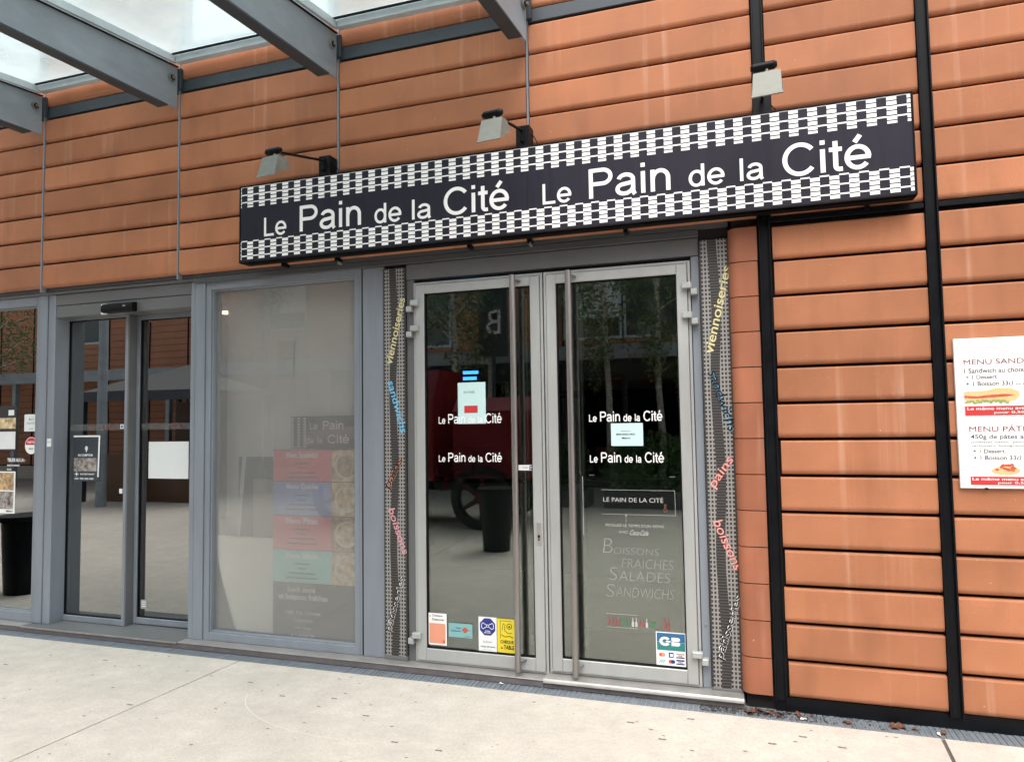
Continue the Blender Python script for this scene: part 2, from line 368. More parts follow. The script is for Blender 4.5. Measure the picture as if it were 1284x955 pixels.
GLY = {'L': (0.556, [[(.12, 0), (.12, .716)], [(.076, .042), (.52, .042)]]),
       'P': (0.667, [[(.12, 0), (.12, .716)], [(.10, .674), (.38, .674)] + _arc(.40, .508, .185, .166, 88, -88) + [(.38, .342), (.10, .342)]]),
       'C': (0.722, [_arc(.388, .358, .300, .326, 38, 322, 34)]),
       'i': (0.222, [[(.11, 0), (.11, .519)], [(.11, .618), (.11, .716)]]),
       'l': (0.222, [[(.11, 0), (.11, .716)]]),
       'n': (0.556, [[(.105, 0), (.105, .519)], [(.105, .28)] + _arc(.282, .300, .170, .186, 165, 0) + [(.452, 0)]]),
       'd': (0.556, [[(.452, 0), (.452, .716)], _arc(.268, .259, .186, .228, 0, 360, 34)]),
       'e': (0.556, [_arc(.278, .259, .204, .228, -3, 322, 34), [(.08, .252), (.52, .252)]]),
       'é': (0.556, [_arc(.278, .259, .204, .228, -3, 322, 34), [(.08, .252), (.52, .252)], [(.225, .585), (.335, .735)]]),
       'a': (0.556, [_arc(.272, .365, .165, .122, 168, 8) + [(.437, .34), (.437, .10), (.448, .04), (.478, -.004)], [(.437, .305), (.36, .282), (.22, .262)] + _arc(.225, .150, .150, .114, 95, 270, 12) + [(.30, .040), (.39, .092), (.437, .17)]]),
       't': (0.278, [[(.135, .665), (.135, .13)] + _arc(.205, .115, .070, .076, 180, 275, 8) + [(.265, .042)], [(.012, .482), (.262, .482)]]),
       ' ': (0.278, [])}
_lay = [0.0]
def arial(mb, st, x0, x1, zb, cap, y, wt=0.097):
    """grotesque lettering built from ribbons; x0..x1 is the ink width, cap the capital height"""
    adv = 0; lo = 9; hi = -9; strokes = []
    for ch in st:
        w_, ss = GLY[ch]
        for q in ss:
            q = [(p[0] + adv, p[1]) for p in q]; strokes.append(q); lo = min(lo, min(p[0] for p in q)); hi = max(hi, max(p[0] for p in q))
        adv += w_
    lo -= wt / 2; hi += wt / 2
    if st[0] in 'LPiln': pass
    sz = cap / 0.716; sx = (x1 - x0) / (hi - lo) if x1 else sz
    for q in strokes:
        _lay[0] = (_lay[0] + 0.00004) % 0.0006; yy = y - _lay[0]
        n = len(q); closed = n > 4 and math.hypot(q[0][0] - q[-1][0], q[0][1] - q[-1][1]) < 1e-6
        vs = []
        for i, (px, pz) in enumerate(q):
            a = q[i - 1] if i else (q[-2] if closed else q[0]); c = q[i + 1] if i < n - 1 else (q[1] if closed else q[-1])
            dx, dz = c[0] - a[0], c[1] - a[1]; l = math.hypot(dx, dz) or 1; nx, nz = -dz / l * wt / 2, dx / l * wt / 2
            for sg in (-1, 1): vs.append((x0 + (px + sg * nx - lo) * sx, yy, zb + (pz + sg * nz) * sz))
        mb.add(vs, [(2 * i, 2 * i + 1, 2 * i + 3, 2 * i + 2) for i in range(n - 1)])
def logo(mb, x0, x1, zb, h, y):
    W = x1 - x0
    arial(mb, 'Le', x0, x0 + 0.115 * W, zb, h * 0.72, y, 0.11); arial(mb, 'Pain', x0 + 0.155 * W, x0 + 0.43 * W, zb, h, y, 0.10)
    arial(mb, 'de', x0 + 0.475 * W, x0 + 0.59 * W, zb, h * 0.72, y, 0.11); arial(mb, 'la', x0 + 0.63 * W, x0 + 0.70 * W, zb, h * 0.72, y, 0.11)
    arial(mb, 'Cité', x0 + 0.745 * W, x1, zb, h, y, 0.10)

# ------------------------------------------------------------------ ground
gm = MB(); gm.add([(-200, -200, -0.02), (200, -200, -0.02), (200, 200, -0.02), (-200, 200, -0.02)], [(0, 1, 2, 3)])
gm.build('ground', CONC, kind='structure')
pav = thing('pavement', None, None, (0, -2, 0), kind='structure')
ymin = [-0.112, -3.6, -7.2, -10.8, -14.4]
xs = [-19.98, -15.8, -11.62, -7.44, -3.27, 0.92, 5.1, 9.3]
jm = MB(); jm.box(-20, 9.3, -14.4, -0.112, -0.019, -0.006); jm.build('joint_bed', JOINT, pav)
for i in range(len(xs) - 1):
    for j in range(4):
        g_ = 0.004 if abs(xs[i] - 0.92) > 0.1 else 0.009
        g2 = 0.004 if abs(xs[i + 1] - 0.92) > 0.1 else 0.009
        # joints lean a little against the facade's normal
        def lean(x, y): return x + (y * 0.075 if abs(x + 3.27) < 0.01 else 0.06 * y if abs(x - .92) < .01 else y * 0.03)
        pts = [(lean(xs[i], ymin[j]) + g_, ymin[j] - (0 if j == 0 else g_)), (lean(xs[i], ymin[j + 1]) + g_, ymin[j + 1] + g_),
               (lean(xs[i + 1], ymin[j + 1]) - g2, ymin[j + 1] + g_), (lean(xs[i + 1], ymin[j]) - g2, ymin[j] - (0 if j == 0 else g_))]
        MB().prismz(pts, -0.018, 0.0).build('concrete_slab', CONC, pav)

dr = thing('paver_strip', None, None, (-2, -0.05, 0), kind='structure')
MB().box(-9, 5.1, -0.112, 0.10, -0.03, -0.005).build('strip_bed', GRATE_L, dr)
proto = MB().box(-0.0122, 0.0122, -0.110, 0.03, -0.006, 0.0, 0.0).mesh('paver_bar', GRATE)
x = 2.6; n = 0; rest = MB()
while x > -8.9:
    if n < 300:
        o = link('paver', proto, dr, loc=(x, 0, random.uniform(-0.0012, 0.001))); o.rotation_euler = (0, random.uniform(-.03, .03), 0)
    else: rest.box(x - 0.0122, x + 0.0122, -0.110, 0.03, -0.006, 0.0)
    x -= 0.029; n += 1
x = 2.629
while x < 5.1: rest.box(x - 0.0122, x + 0.0122, -0.110, 0.03, -0.006, 0.0); x += 0.029
rest.build('paver', GRATE, dr, kind='stuff')

# ------------------------------------------------------------------ the building
B = thing('shop_building', 'terracotta clad shop building with grey framed windows, sliding door and glazed double doors', 'building', (-2, 0.2, 0))
J = [-9.44, -8.067, -6.693, -5.32, -3.9455, -2.572, -1.199, 0.1745, 1.007, 2.38, 3.755, 5.1]
Z1 = 3.9225
BOT = Z1 - 1.2          # 2.7225 underside of the upper cladding
HT = 6.9
# backing walls behind the tiles
bk = MB(); bk.box(J[0], J[-1], 0.04, 0.35, BOT + 0.012, HT); bk.box(0.0, J[-1], 0.045, 0.35, 0.0, BOT + 0.012)
bk.build('backing_wall', CAVITY, B)
profs = {}
def tile_mesh(Lx, h, m_=TC, key=''):
    k = (round(Lx, 4), round(h, 4), key)
    if k not in profs:
        # a tall rounded baguette panel: lower edge turns in, lip on top
        p = [(0.036, 0.002), (0.022, 0.0), (0.012, 0.003), (0.0045, 0.012), (0.001, 0.021), (0.0, 0.028), (0.0, h - 0.009), (0.004, h - 0.002), (0.014, h), (0.036, h)]
        profs[k] = MB().prism(p, 0, Lx).mesh('terracotta_tile', m_)
    return profs[k]
GAP = 0.0155
def tile(x0, x1, z0, h, m_=TC, key=''):
    o = link('terracotta_tile', tile_mesh(x1 - x0, h - GAP, m_, key), B, loc=(x0, random.uniform(-0.0015, 0.0015), z0 + random.uniform(-0.0008, 0.0008)))
    o.rotation_euler = (random.uniform(-0.004, 0.004), random.uniform(-0.0006, 0.0006), 0)
# which bays have windows above the canopy
for b in range(len(J) - 1):
    wide_l = J[b] in (J[7], J[8]); wide_r = J[b + 1] in (J[7], J[8])
    gl = (0.034 if b == 8 else 0.040) if wide_l else 0.011; gr = (0.034 if b == 7 else 0.036) if wide_r else 0.011
    if b >= 8: gl = max(gl, 0.011)
    x0, x1 = J[b] + gl, J[b + 1] - gr
    for k in range(8):                       # rows below the steel band
        if k == 7: z0 = BOT + 0.002 - 0.0
        z0 = Z1 + 0.2 - 0.2 * k - 0.2
        if z0 < BOT - 0.01: break
        tile(x0, x1, z0 + 0.005, 0.2)
    win = b in (2, 4, 6)
    zz = 4.222
    rows = 1 if win else 13
    for k in range(rows):
        tile(x0, x1, zz + 0.2 * k, 0.2)
    if win:
        f = MB().frame(x0 + 0.02, x1 - 0.02, 4.44, 6.72, 0.05, 0.05, 0.05, 0.05, 0.0, 0.05).build('window', GREY, B)
        MB().box(x0 + 0.07, x1 - 0.07, 0.032, 0.038, 4.49, 6.67).build('window_blind', WHITE, f)
# steel band between rows
for b in range(len(J) - 1):
    MB().box(J[b] + 0.012, J[b + 1] - 0.012, 0.004, 0.039, 4.130, 4.215, 0.003).build('steel_band', STEEL_D, B)
# joint covers
jc = MB().box(-0.0065, 0.0065, -0.006, 0.04, BOT - 0.03, HT, 0.002).mesh('joint_cover', GREY)
jl = MB().box(-0.0065, 0.0065, -0.006, 0.04, BOT - 0.03, HT, 0.002).mesh('joint_cover', GREY)
for b in (0, 1, 2, 3, 4, 5, 6): link('joint_cover', jc, B, loc=(J[b], 0, 0))
for b in (9, 10): link('joint_cover', MB().box(-0.0065, 0.0065, -0.006, 0.04, 0.06, HT, 0.002).mesh('joint_cover', BLACKP), B, loc=(J[b], 0, 0))
# wide black posts E and F: a U channel, two bright arrises
for px, x_ in ((J[7] + 0.002, 'a'), (J[8], 'b')):
    m_ = MB(); m_.box(px - 0.031, px - 0.022, -0.016, 0.044, 0.065, HT, 0.002); m_.box(px + 0.022, px + 0.031, -0.016, 0.044, 0.065, HT, 0.002)
    m_.box(px - 0.022, px + 0.022, 0.004, 0.044, 0.065, HT)
    m_.build('black_post', BLACKP, B)
# lower wall, right
ZL = 2.4796
for b in range(7, len(J) - 1):
    gl = 0.043 if b == 7 else 0.034 if b == 8 else 0.011; gr = 0.034 if b == 7 else 0.011
    x0, x1 = J[b] + gl, J[b + 1] - gr
    for i in range(13):
        dx = 0.006 * math.sin(i * 2.3) if b == 7 else 0
        tile(x0 + dx, x1, ZL - 0.2 * i + 0.004, 0.199)
MB().box(J[7] + 0.033, J[8] - 0.033, -0.004, 0.044, 2.690, 2.718, 0.002).build('black_rail', BLACKP, B)
MB().box(J[8] + 0.033, J[-1], -0.004, 0.044, 2.690, 2.718, 0.002).build('black_rail', BLACKP, B)
MB().box(0.15, J[-1], 0.022, 0.045, -0.01, 0.078).build('plinth', BLACKP, B)
# rounded corner tiles
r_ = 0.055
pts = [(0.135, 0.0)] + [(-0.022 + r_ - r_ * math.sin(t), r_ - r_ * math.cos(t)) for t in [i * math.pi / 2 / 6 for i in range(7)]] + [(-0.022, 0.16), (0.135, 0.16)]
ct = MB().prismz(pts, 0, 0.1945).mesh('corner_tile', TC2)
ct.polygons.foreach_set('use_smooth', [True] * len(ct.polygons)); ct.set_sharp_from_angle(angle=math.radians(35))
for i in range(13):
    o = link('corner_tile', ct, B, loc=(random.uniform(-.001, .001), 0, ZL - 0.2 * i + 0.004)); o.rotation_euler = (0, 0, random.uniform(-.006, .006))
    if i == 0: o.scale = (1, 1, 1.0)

# soffit and head flashing
MB().box(J[0], -0.02, 0.045, 0.35, BOT - 0.015, BOT + 0.010).build('soffit', GREY_D, B)
MB().box(J[0], -3.84, 0.06, 0.2, BOT - 0.040, BOT - 0.017, 0.002).build('head_flashing', GREY_M, B)
MB().box(-3.838, -0.186, 0.05, 0.2, 2.664, BOT - 0.017, 0.003).build('head_flashing', GREY_D, B)
MB().box(-0.186, -0.02, 0.075, 0.2, 2.64, BOT - 0.017, 0.003).build('head_flashing', CAVITY, B)
# sill
MB().box(J[0], -1.16, -0.012, 0.30, 0.004, 0.040, 0.0).build('sill_riser', SILL_D, B)
MB().box(-1.158, -0.01, -0.012, 0.30, 0.004, 0.034, 0.0).build('sill_riser', SILL_D, B)
MB().box(J[0], -5.43, -0.018, 0.10, 0.041, 0.047, 0.002).build('sill_plate', ALU2, B)
MB().box(-5.425, -3.90, -0.018, 0.34, 0.041, 0.046, 0.002).build('sill_plate', GREY_M, B)
MB().box(-5.425, -3.90, -0.022, -0.0185, 0.036, 0.048).build('sill_edge', ALU2, B)
MB().box(-3.895, -1.16, -0.018, 0.10, 0.041, 0.047, 0.002).build('sill_plate', ALU2, B)
MB().prism([(-0.03, 0.036), (-0.028, 0.05), (-0.02, 0.058), (0.10, 0.060), (0.10, 0.036)], -1.157, -0.015).build('door_threshold', ALU2, B, smooth=True)

YF = 0.08
# --- window at the far left
def window(x0, x1, z0, z1, wl, wr, wb, wt, gm_, yg=0.115, label=None, y0=0.075, extra=True):
    m_ = MB().frame(x0, x1, z0, z1, wl, wr, wb, wt, y0, 0.14)
    if extra:      # glazing bead set back
        m_.frame(x0 + wl - 0.001, x1 - wr + 0.001, z0 + wb - 0.001, z1 - wt + 0.001, 0.012, 0.012, 0.012, 0.012, y0 + 0.018, 0.13, 0.002)
    f = m_.build('window', GREY, B, label=label)
    MB().box(x0 + wl + 0.008, x1 - wr - 0.008, yg, yg + 0.01, z0 + wb + 0.008, z1 - wt - 0.008).build('window_glass', gm_, f)
    return f
window(-6.72, -5.43, 0.048, 2.682, 0.07, 0.022, 0.075, 0.075, G_LEFT)
window(-8.04, -6.74, 0.048, 2.682, 0.05, 0.05, 0.075, 0.075, G_LEFT)
# --- sliding door bay
MB().box(-5.425, -5.331, 0.07, 0.36, 0.048, BOT - 0.041, 0.003).box(-5.328, -5.25, 0.078, 0.36, 0.048, BOT - 0.041, 0.002).build('door_jamb', GREY, B)
MB().box(-5.249, -3.892, 0.078, 0.32, 2.592, BOT - 0.042, 0.003).build('header_panel', GREY_M, B)
MB().box(-5.249, -3.892, 0.083, 0.32, 2.494, 2.588, 0.003).build('header_panel', GREY_M, B)
MB().box(-3.889, -3.846, 0.076, 0.36, 0.048, BOT - 0.041, 0.003).box(-3.8375, -3.752, 0.066, 0.2, 0.048, BOT - 0.041, 0.003).build('door_jamb', GREY, B)
MB().box(-3.846, -3.8375, 0.12, 0.2, 0.048, BOT - 0.041).build('joint_gap', BLACK, B)
def sleaf(x0, x1, y0, wl, wr, z0, z1, wb, wt, side=None):
    m_ = MB().frame(x0, x1, z0, z1, wl, wr, wb, wt, y0, y0 + 0.05)
    f = m_.build('sliding_door_leaf', GREY, B)
    MB().box(x0 + wl, x1 - wr, y0 + 0.022, y0 + 0.032, z0 + wb, z1 - wt).build('door_glass', G_LEFT, f)
    m2 = MB().frame(x0 + wl, x1 - wr, z0 + wb, z1 - wt, 0.008, 0.008, 0.008, 0.008, y0 + 0.012, y0 + 0.021, 0)
    m2.build('glazing_seal', BLACK, f)
    return f
SL = sleaf(-5.30, -4.612, 0.19, 0.048, 0.030, 0.048, 2.51, 0.045, 0.03)
SR = sleaf(-4.60, -3.99, 0.262, 0.032, -0.0 + 0.06, 0.052, 2.52, 0.048, 0.06)
MB().box(-4.612, -4.598, 0.19, 0.262, 0.05, 2.49).build('edge_strip', GREY_M, SL)

# --- big hazy window
WB = MB(); WB.frame(-3.751, -2.4415, 0.048, 2.682, 0.046, 0.053, 0.055, 0.072, 0.078, 0.16)
WB.frame(-3.7055, -2.494, 0.102, 2.611, 0.012, 0.012, 0.012, 0.012, 0.092, 0.15, 0.002)
wb_ = WB.build('window', GREY, B, label='large window with hazy grey glass')
MB().box(-3.694, -2.506, 0.12, 0.13, 0.114, 2.599).build('window_glass', G_HAZE, wb_)
MB().box(-2.4405, -2.4325, 0.085, 0.15, 0.048, 2.664).build('joint_gap', BLACK, B)
MB().box(-2.4315, -2.264, 0.080, 0.15, 0.048, 2.664, 0.003).build('infill_panel', GREY, B)
MB().box(-2.465, -2.455, 0.0715, 0.078, 0.06, 2.65, 0.001).build('cover_strip', GREY, wb_)
# --- strips' backing posts, lintel and door frame
MB().box(-2.098, -2.046, 0.086, 0.2, 0.048, 2.556, 0.002).build('door_post', GREY_M, B)
MB().box(-0.236, -0.189, 0.086, 0.2, 0.061, 2.556, 0.002).build('door_post', GREY, B)
MB().box(-2.098, -0.189, 0.075, 0.2, 2.558, 2.662, 0.003).build('lintel_panel', GREY_M, B)
MB().box(-2.262, -0.02, 0.11, 0.2, 0.048, 2.64).build
MB().box(-2.262, -2.100, 0.095, 0.2, 0.048, 2.66).build('strip_backing', CAVITY, B)
MB().box(-0.187, -0.018, 0.095, 0.2, 0.048, 2.66).build('strip_backing', CAVITY, B)

def door(x0, x1, hinge_left, zb):
    f = MB()
    # fixed thin frame, then leaf proud of it
    f.frame(x0, x1, zb, 2.532, 0.016, 0.016, 0.012, 0.016, 0.074, 0.15, 0.002)
    fr = f.build('door_leaf', ALU, B)
    sw = 0.062
    MB().frame(x0 + 0.0185, x1 - 0.0185, zb + 0.014, 2.5135, sw, sw, 0.078, 0.060, 0.062, 0.13, 0.004).build('leaf_frame', ALU, fr)
    gx0, gx1, gz0, gz1 = x0 + 0.0185 + sw, x1 - 0.0185 - sw, zb + 0.092, 2.4535
    MB().frame(gx0, gx1, gz0, gz1, 0.007, 0.007, 0.007, 0.007, 0.072, 0.10, 0).build('glazing_seal', BLACK, fr)
    MB().box(gx0 + 0.007, gx1 - 0.007, 0.084, 0.094, gz0 + 0.007, gz1 - 0.007).build('door_glass', G_DOOR, fr)
    hx = x0 if hinge_left else x1; sg = 1 if hinge_left else -1
    for hz in ((2.375, 2.205, 0.205) if hinge_left else (2.36, 2.185, 0.235)):
        h = MB(); a, b = sorted((hx - sg * 0.008, hx + sg * 0.050)); h.box(a, b, 0.030, 0.062, hz, hz + 0.036, 0.004)
        a, b = sorted((hx - sg * 0.040, hx - sg * 0.002)); h.box(a, b, 0.036, 0.085, hz - 0.038, hz - 0.002, 0.004)
        h.build('hinge', ALU, fr)
    return fr
DL = door(-2.042, -1.147, True, 0.050)
DR = door(-1.139, -0.240, False, 0.063)
def handle(x, z0, z1, par, r=0.019):
    h = MB().tube((x, 0.0, z0), (x, 0.0, z1), r, n=20)
    for z in (z0 + 0.05, z1 - 0.03): h.tube((x + 0.0, 0.0, z), (x + 0.03, 0.062, z), 0.010)
    h.build('pull_handle', STAIN, par, smooth=True)
    h = MB().tube((x + 0.03, 0.20, z0 + 0.1), (x + 0.03, 0.20, z1 - 0.02), r * 0.8, n=16); h.tube((x + .03, 0.2, z0 + .15), (x + .03, 0.13, z0 + .15), 0.01); h.tube((x + .03, 0.2, z1 - .1), (x + .03, 0.13, z1 - .1), 0.01)
    h.build('pull_handle', STAIN, par, smooth=True)
handle(-1.322, 0.078, 2.515, DL)
handle(-0.962, 0.080, 2.515, DR)
lk = MB(); lk.box(-1.205, -1.178, 0.057, 0.061, 0.83, 0.97, 0.002); lk.cur = 1; lk.ell(-1.1915, 0.885, 0.008, 0.010, 0.0565); lk.poly([(-1.196, 0.86), (-1.187, 0.86), (-1.189, 0.88), (-1.194, 0.88)], 0.0564)
lk.build('door_lock', [ALU2, BLACK], DL)
MB().tube((-0.21, 0.074, 0.42), (-0.21, 0.086, 0.42), 0.006).build('screw', ALU2, B)

# interior rooms
it = MB(); it.add([(-9, 0.36, 0.03), (0.3, 0.36, 0.03), (0.3, 6, 0.03), (-9, 6, 0.03)], [(0, 1, 2, 3)]); it.build('interior_floor', INT_F, B)
iw = MB(); iw.box(-9, 0.3, 6, 6.1, 0, 2.9); iw.box(0.3, 0.4, 0.36, 6.1, 0, 2.9); iw.box(-9.1, -9, 0.36, 6.1, 0, 2.9); iw.box(-3.80, -3.76, 0.37, 6, 0.03, 2.79)
iw.build('interior_wall', INT_W, B)
MB().box(-9.1, 0.4, 0.351, 6.1, 2.8, 2.9).build('interior_ceiling', INT_W, B)
MB().box(J[0], J[-1], 0.351, 6.3, 2.91, 3.1).box(J[0], J[-1], 0.36, 6.3, HT - 0.1, HT + 0.1).box(J[0] - 0.2, J[0] - 0.001, 0.0, 6.3, 0, HT + 0.1).box(J[-1] + 0.001, J[-1] + 0.2, 0.0, 6.3, 0, HT + 0.1).box(J[0], J[-1], 6.31, 6.5, 0, HT).build('building_shell', CAVITY, B)

# ------------------------------------------------------------------ shop sign
YS = -0.13
sx0, sx1, sz0, sz1 = -3.283, 0.918, 2.728, 3.274
SG = thing('shop_sign', 'long navy black shop sign with white chequered bands reading Le Pain de la Cité twice', 'sign', (-1.2, 0, sz0))
m_ = MB(); m_.box(sx0, sx1, YS + 0.004, -0.03, sz0, sz1, 0.002); m_.build('sign_box', BLACK, SG)
m_ = MB(); m_.box(sx0 + 0.008, -1.174, YS, YS + 0.02, sz0 + 0.010, sz1 - 0.010); m_.build('sign_panel', SIGNB, SG)
m_ = MB(); m_.box(-1.1725, sx1 - 0.008, YS, YS + 0.02, sz0 + 0.010, sz1 - 0.010); m_.build('sign_panel', SIGNB, SG)
m_ = MB(); m_.frame(sx0, sx1, sz0, sz1, 0.008, 0.008, 0.010, 0.010, YS - 0.006, YS + 0.03, 0.002); m_.build('sign_edge', BLACK, SG)
for bx in (-3.0, -2.572, -1.6, -1.199, -0.6, 0.176, 0.7):
    MB().box(bx - 0.012, bx + 0.012, -0.029, 0.034, sz0 - 0.02, sz0 + 0.01).build('sign_bracket', BLACKP, SG)
pit = 0.0955; ck = MB(); yc = YS - 0.0012
a = sx0 + 0.012; b_ = sx1 - 0.012
x = a + 0.006
def clipq(x0, x1, z0, z1):
    x0, x1 = max(a, x0), min(b_, x1)
    if x1 - x0 > 0.002: ck.quad(x0, x1, z0, z1, yc)
x -= pit / 2 + 0.0
while x < b_:
    # white column of stacked bars, then dark column with thin white rules
    for k in range(6):
        zt = 3.2625 - k * 0.0262; clipq(x, x + pit / 2, zt - (0.0203 if k < 5 else 0.014), zt)
        zt = 2.8750 - k * 0.0260; clipq(x, x + pit / 2, zt - 0.0203, zt) if k < 5 else None
    for k in range(3):
        zt = 3.2640 - k * 0.0524; clipq(x + pit / 2, x + pit, zt - (0.0085 if k else 0.004), zt)
        zt = 2.8830 - k * 0.0520; clipq(x + pit / 2, x + pit, zt - 0.0085, zt)
    x += pit
ck.build('checker_print', WHITE, SG, kind='stuff')
yl = YS - 0.0015
for st, x0, x1, zb, cap in (('Le', -3.086, -2.889, 2.900, 0.130), ('Pain', -2.795, -2.318, 2.904, 0.176), ('de', -2.219, -2.016, 2.900, 0.130), ('la', -1.948, -1.812, 2.898, 0.130),
                           ('Cité', -1.726, -1.281, 2.900, 0.172), ('Le', -1.085, -0.893, 2.899, 0.124), ('Pain', -0.798, -0.321, 2.901, 0.176), ('de', -0.220, -0.018, 2.903, 0.126),
                           ('la', 0.056, 0.182, 2.903, 0.127), ('Cité', 0.277, 0.722, 2.898, 0.176)):
    lt = MB(); arial(lt, st, x0, x1, zb, cap, yl); lt.build('lettering', WHITE, SG, kind='stuff')


# ------------------------------------------------------------------ sign lamps
def lamp(xb, zb, dx, zh, yaw, tilt, label, boxw=0.085, side=0):
    L_ = thing('sign_lamp', label, 'lamp', (xb, -0.09, zb), group='lamps on arms above the shop sign')
    MB().box(xb - boxw / 2, xb + boxw / 2, -0.10, -0.005, sz1 + 0.001, zb + 0.035, 0.003).box(xb - 0.012, xb + 0.012, -0.118, -0.10, zb - 0.07, zb + 0.01, 0.002).build('wall_bracket', BLACKP, L_)
    xh = xb + dx; yh = -0.565
    MB().tube((xb, -0.10, zb), (xh, yh, zh), 0.0085, n=12).build('arm', BLACKP, L_, smooth=True)
    # cross bar with rounded ends
    ca, sa = math.cos(yaw), math.sin(yaw)
    cb = MB().tube((xh - 0.05 * ca, yh - 0.05 * sa, zh), (xh + 0.045 * ca, yh + 0.045 * sa, zh), 0.021, n=14)
    cb.tube((xh - 0.064 * ca, yh - 0.064 * sa, zh), (xh - 0.05 * ca, yh - 0.05 * sa, zh), 0.012, 0.021, n=14); cb.tube((xh + 0.045 * ca, yh + 0.045 * sa, zh), (xh + 0.06 * ca, yh + 0.06 * sa, zh), 0.021, 0.012, n=14)
    cb.build('knuckle', BLACKP, L_, smooth=True)
    # stem
    hx, hy, hz = xh + 0.012, yh - 0.01, zh - 0.045
    MB().tube((xh + 0.012, yh, zh), (hx, hy, hz), 0.0085, n=10).build('stem', GALV, L_, smooth=True)
    # housing: wedge box, wider at its mouth, facing down and back to the sign
    hb = MB(); w0, w1 = 0.063, 0.069
    # local (u across, v out of wall -> in, z)
    def P(u, v, z):
        v2 = v * math.cos(tilt) - z * math.sin(tilt); z2 = v * math.sin(tilt) + z * math.cos(tilt)
        return (hx + u * ca - v2 * sa, hy + u * sa + v2 * ca, hz + z2)
    tp = [P(-w0, -0.034, 0), P(w0, -0.034, 0), P(w0, 0.034, 0), P(-w0, 0.034, 0)]
    bt = [P(-w1, -0.078, -0.128), P(w1, -0.078, -0.128), P(w1, 0.060, -0.060), P(-w1, 0.060, -0.060)]
    hb.add(tp + bt, [(0, 1, 2, 3), (0, 4, 5, 1), (2, 6, 7, 3), (4, 7, 6, 5)]); hb.cur = 1; hb.add(tp + bt, [(1, 5, 6, 2), (3, 7, 4, 0)])
    hb.build('lamp_housing', [GALV, GALV_D], L_)
    rim = MB(); rim.add([P(-w1 - .003, -0.083, -0.133), P(w1 + .003, -0.083, -0.133), P(w1 + .003, -0.079, -0.124), P(-w1 - .003, -0.079, -0.124),
                         P(-w1 - .003, -0.074, -0.135), P(w1 + .003, -0.074, -0.135), P(w1 + .003, -0.071, -0.127), P(-w1 - .003, -0.071, -0.127)],
                        [(0, 1, 2, 3), (4, 7, 6, 5), (0, 4, 5, 1), (2, 6, 7, 3), (1, 5, 6, 2), (0, 3, 7, 4)])
    rim.build('rim', GALV_D, L_)
    # loose cable at the bracket
    c = MB(); q = [(xb + boxw / 2, -0.06, zb - 0.01), (xb + boxw / 2 + 0.02, -0.05, zb - 0.03), (xb + boxw / 2 + 0.035, -0.04, zb - 0.06), (xb + boxw / 2 + 0.03, -0.035, zb - 0.10)]
    for p0, p1 in zip(q, q[1:]): c.tube(p0, p1, 0.003, n=6)
    c.build('cable', BLACK, L_)
lamp(-2.620, 3.385, -0.055, 3.285, -0.12, 0.05, 'grey sign lamp over the left end of the sign, above the first Le')
lamp(-1.208, 3.385, -0.03, 3.300, -0.12, 0.05, 'grey sign lamp over the middle of the sign, above the second Le')
lamp(0.185, 3.345, -0.005, 3.320, -0.10, 0.05, 'grey sign lamp on the black post over the right part of the sign', 0.10)

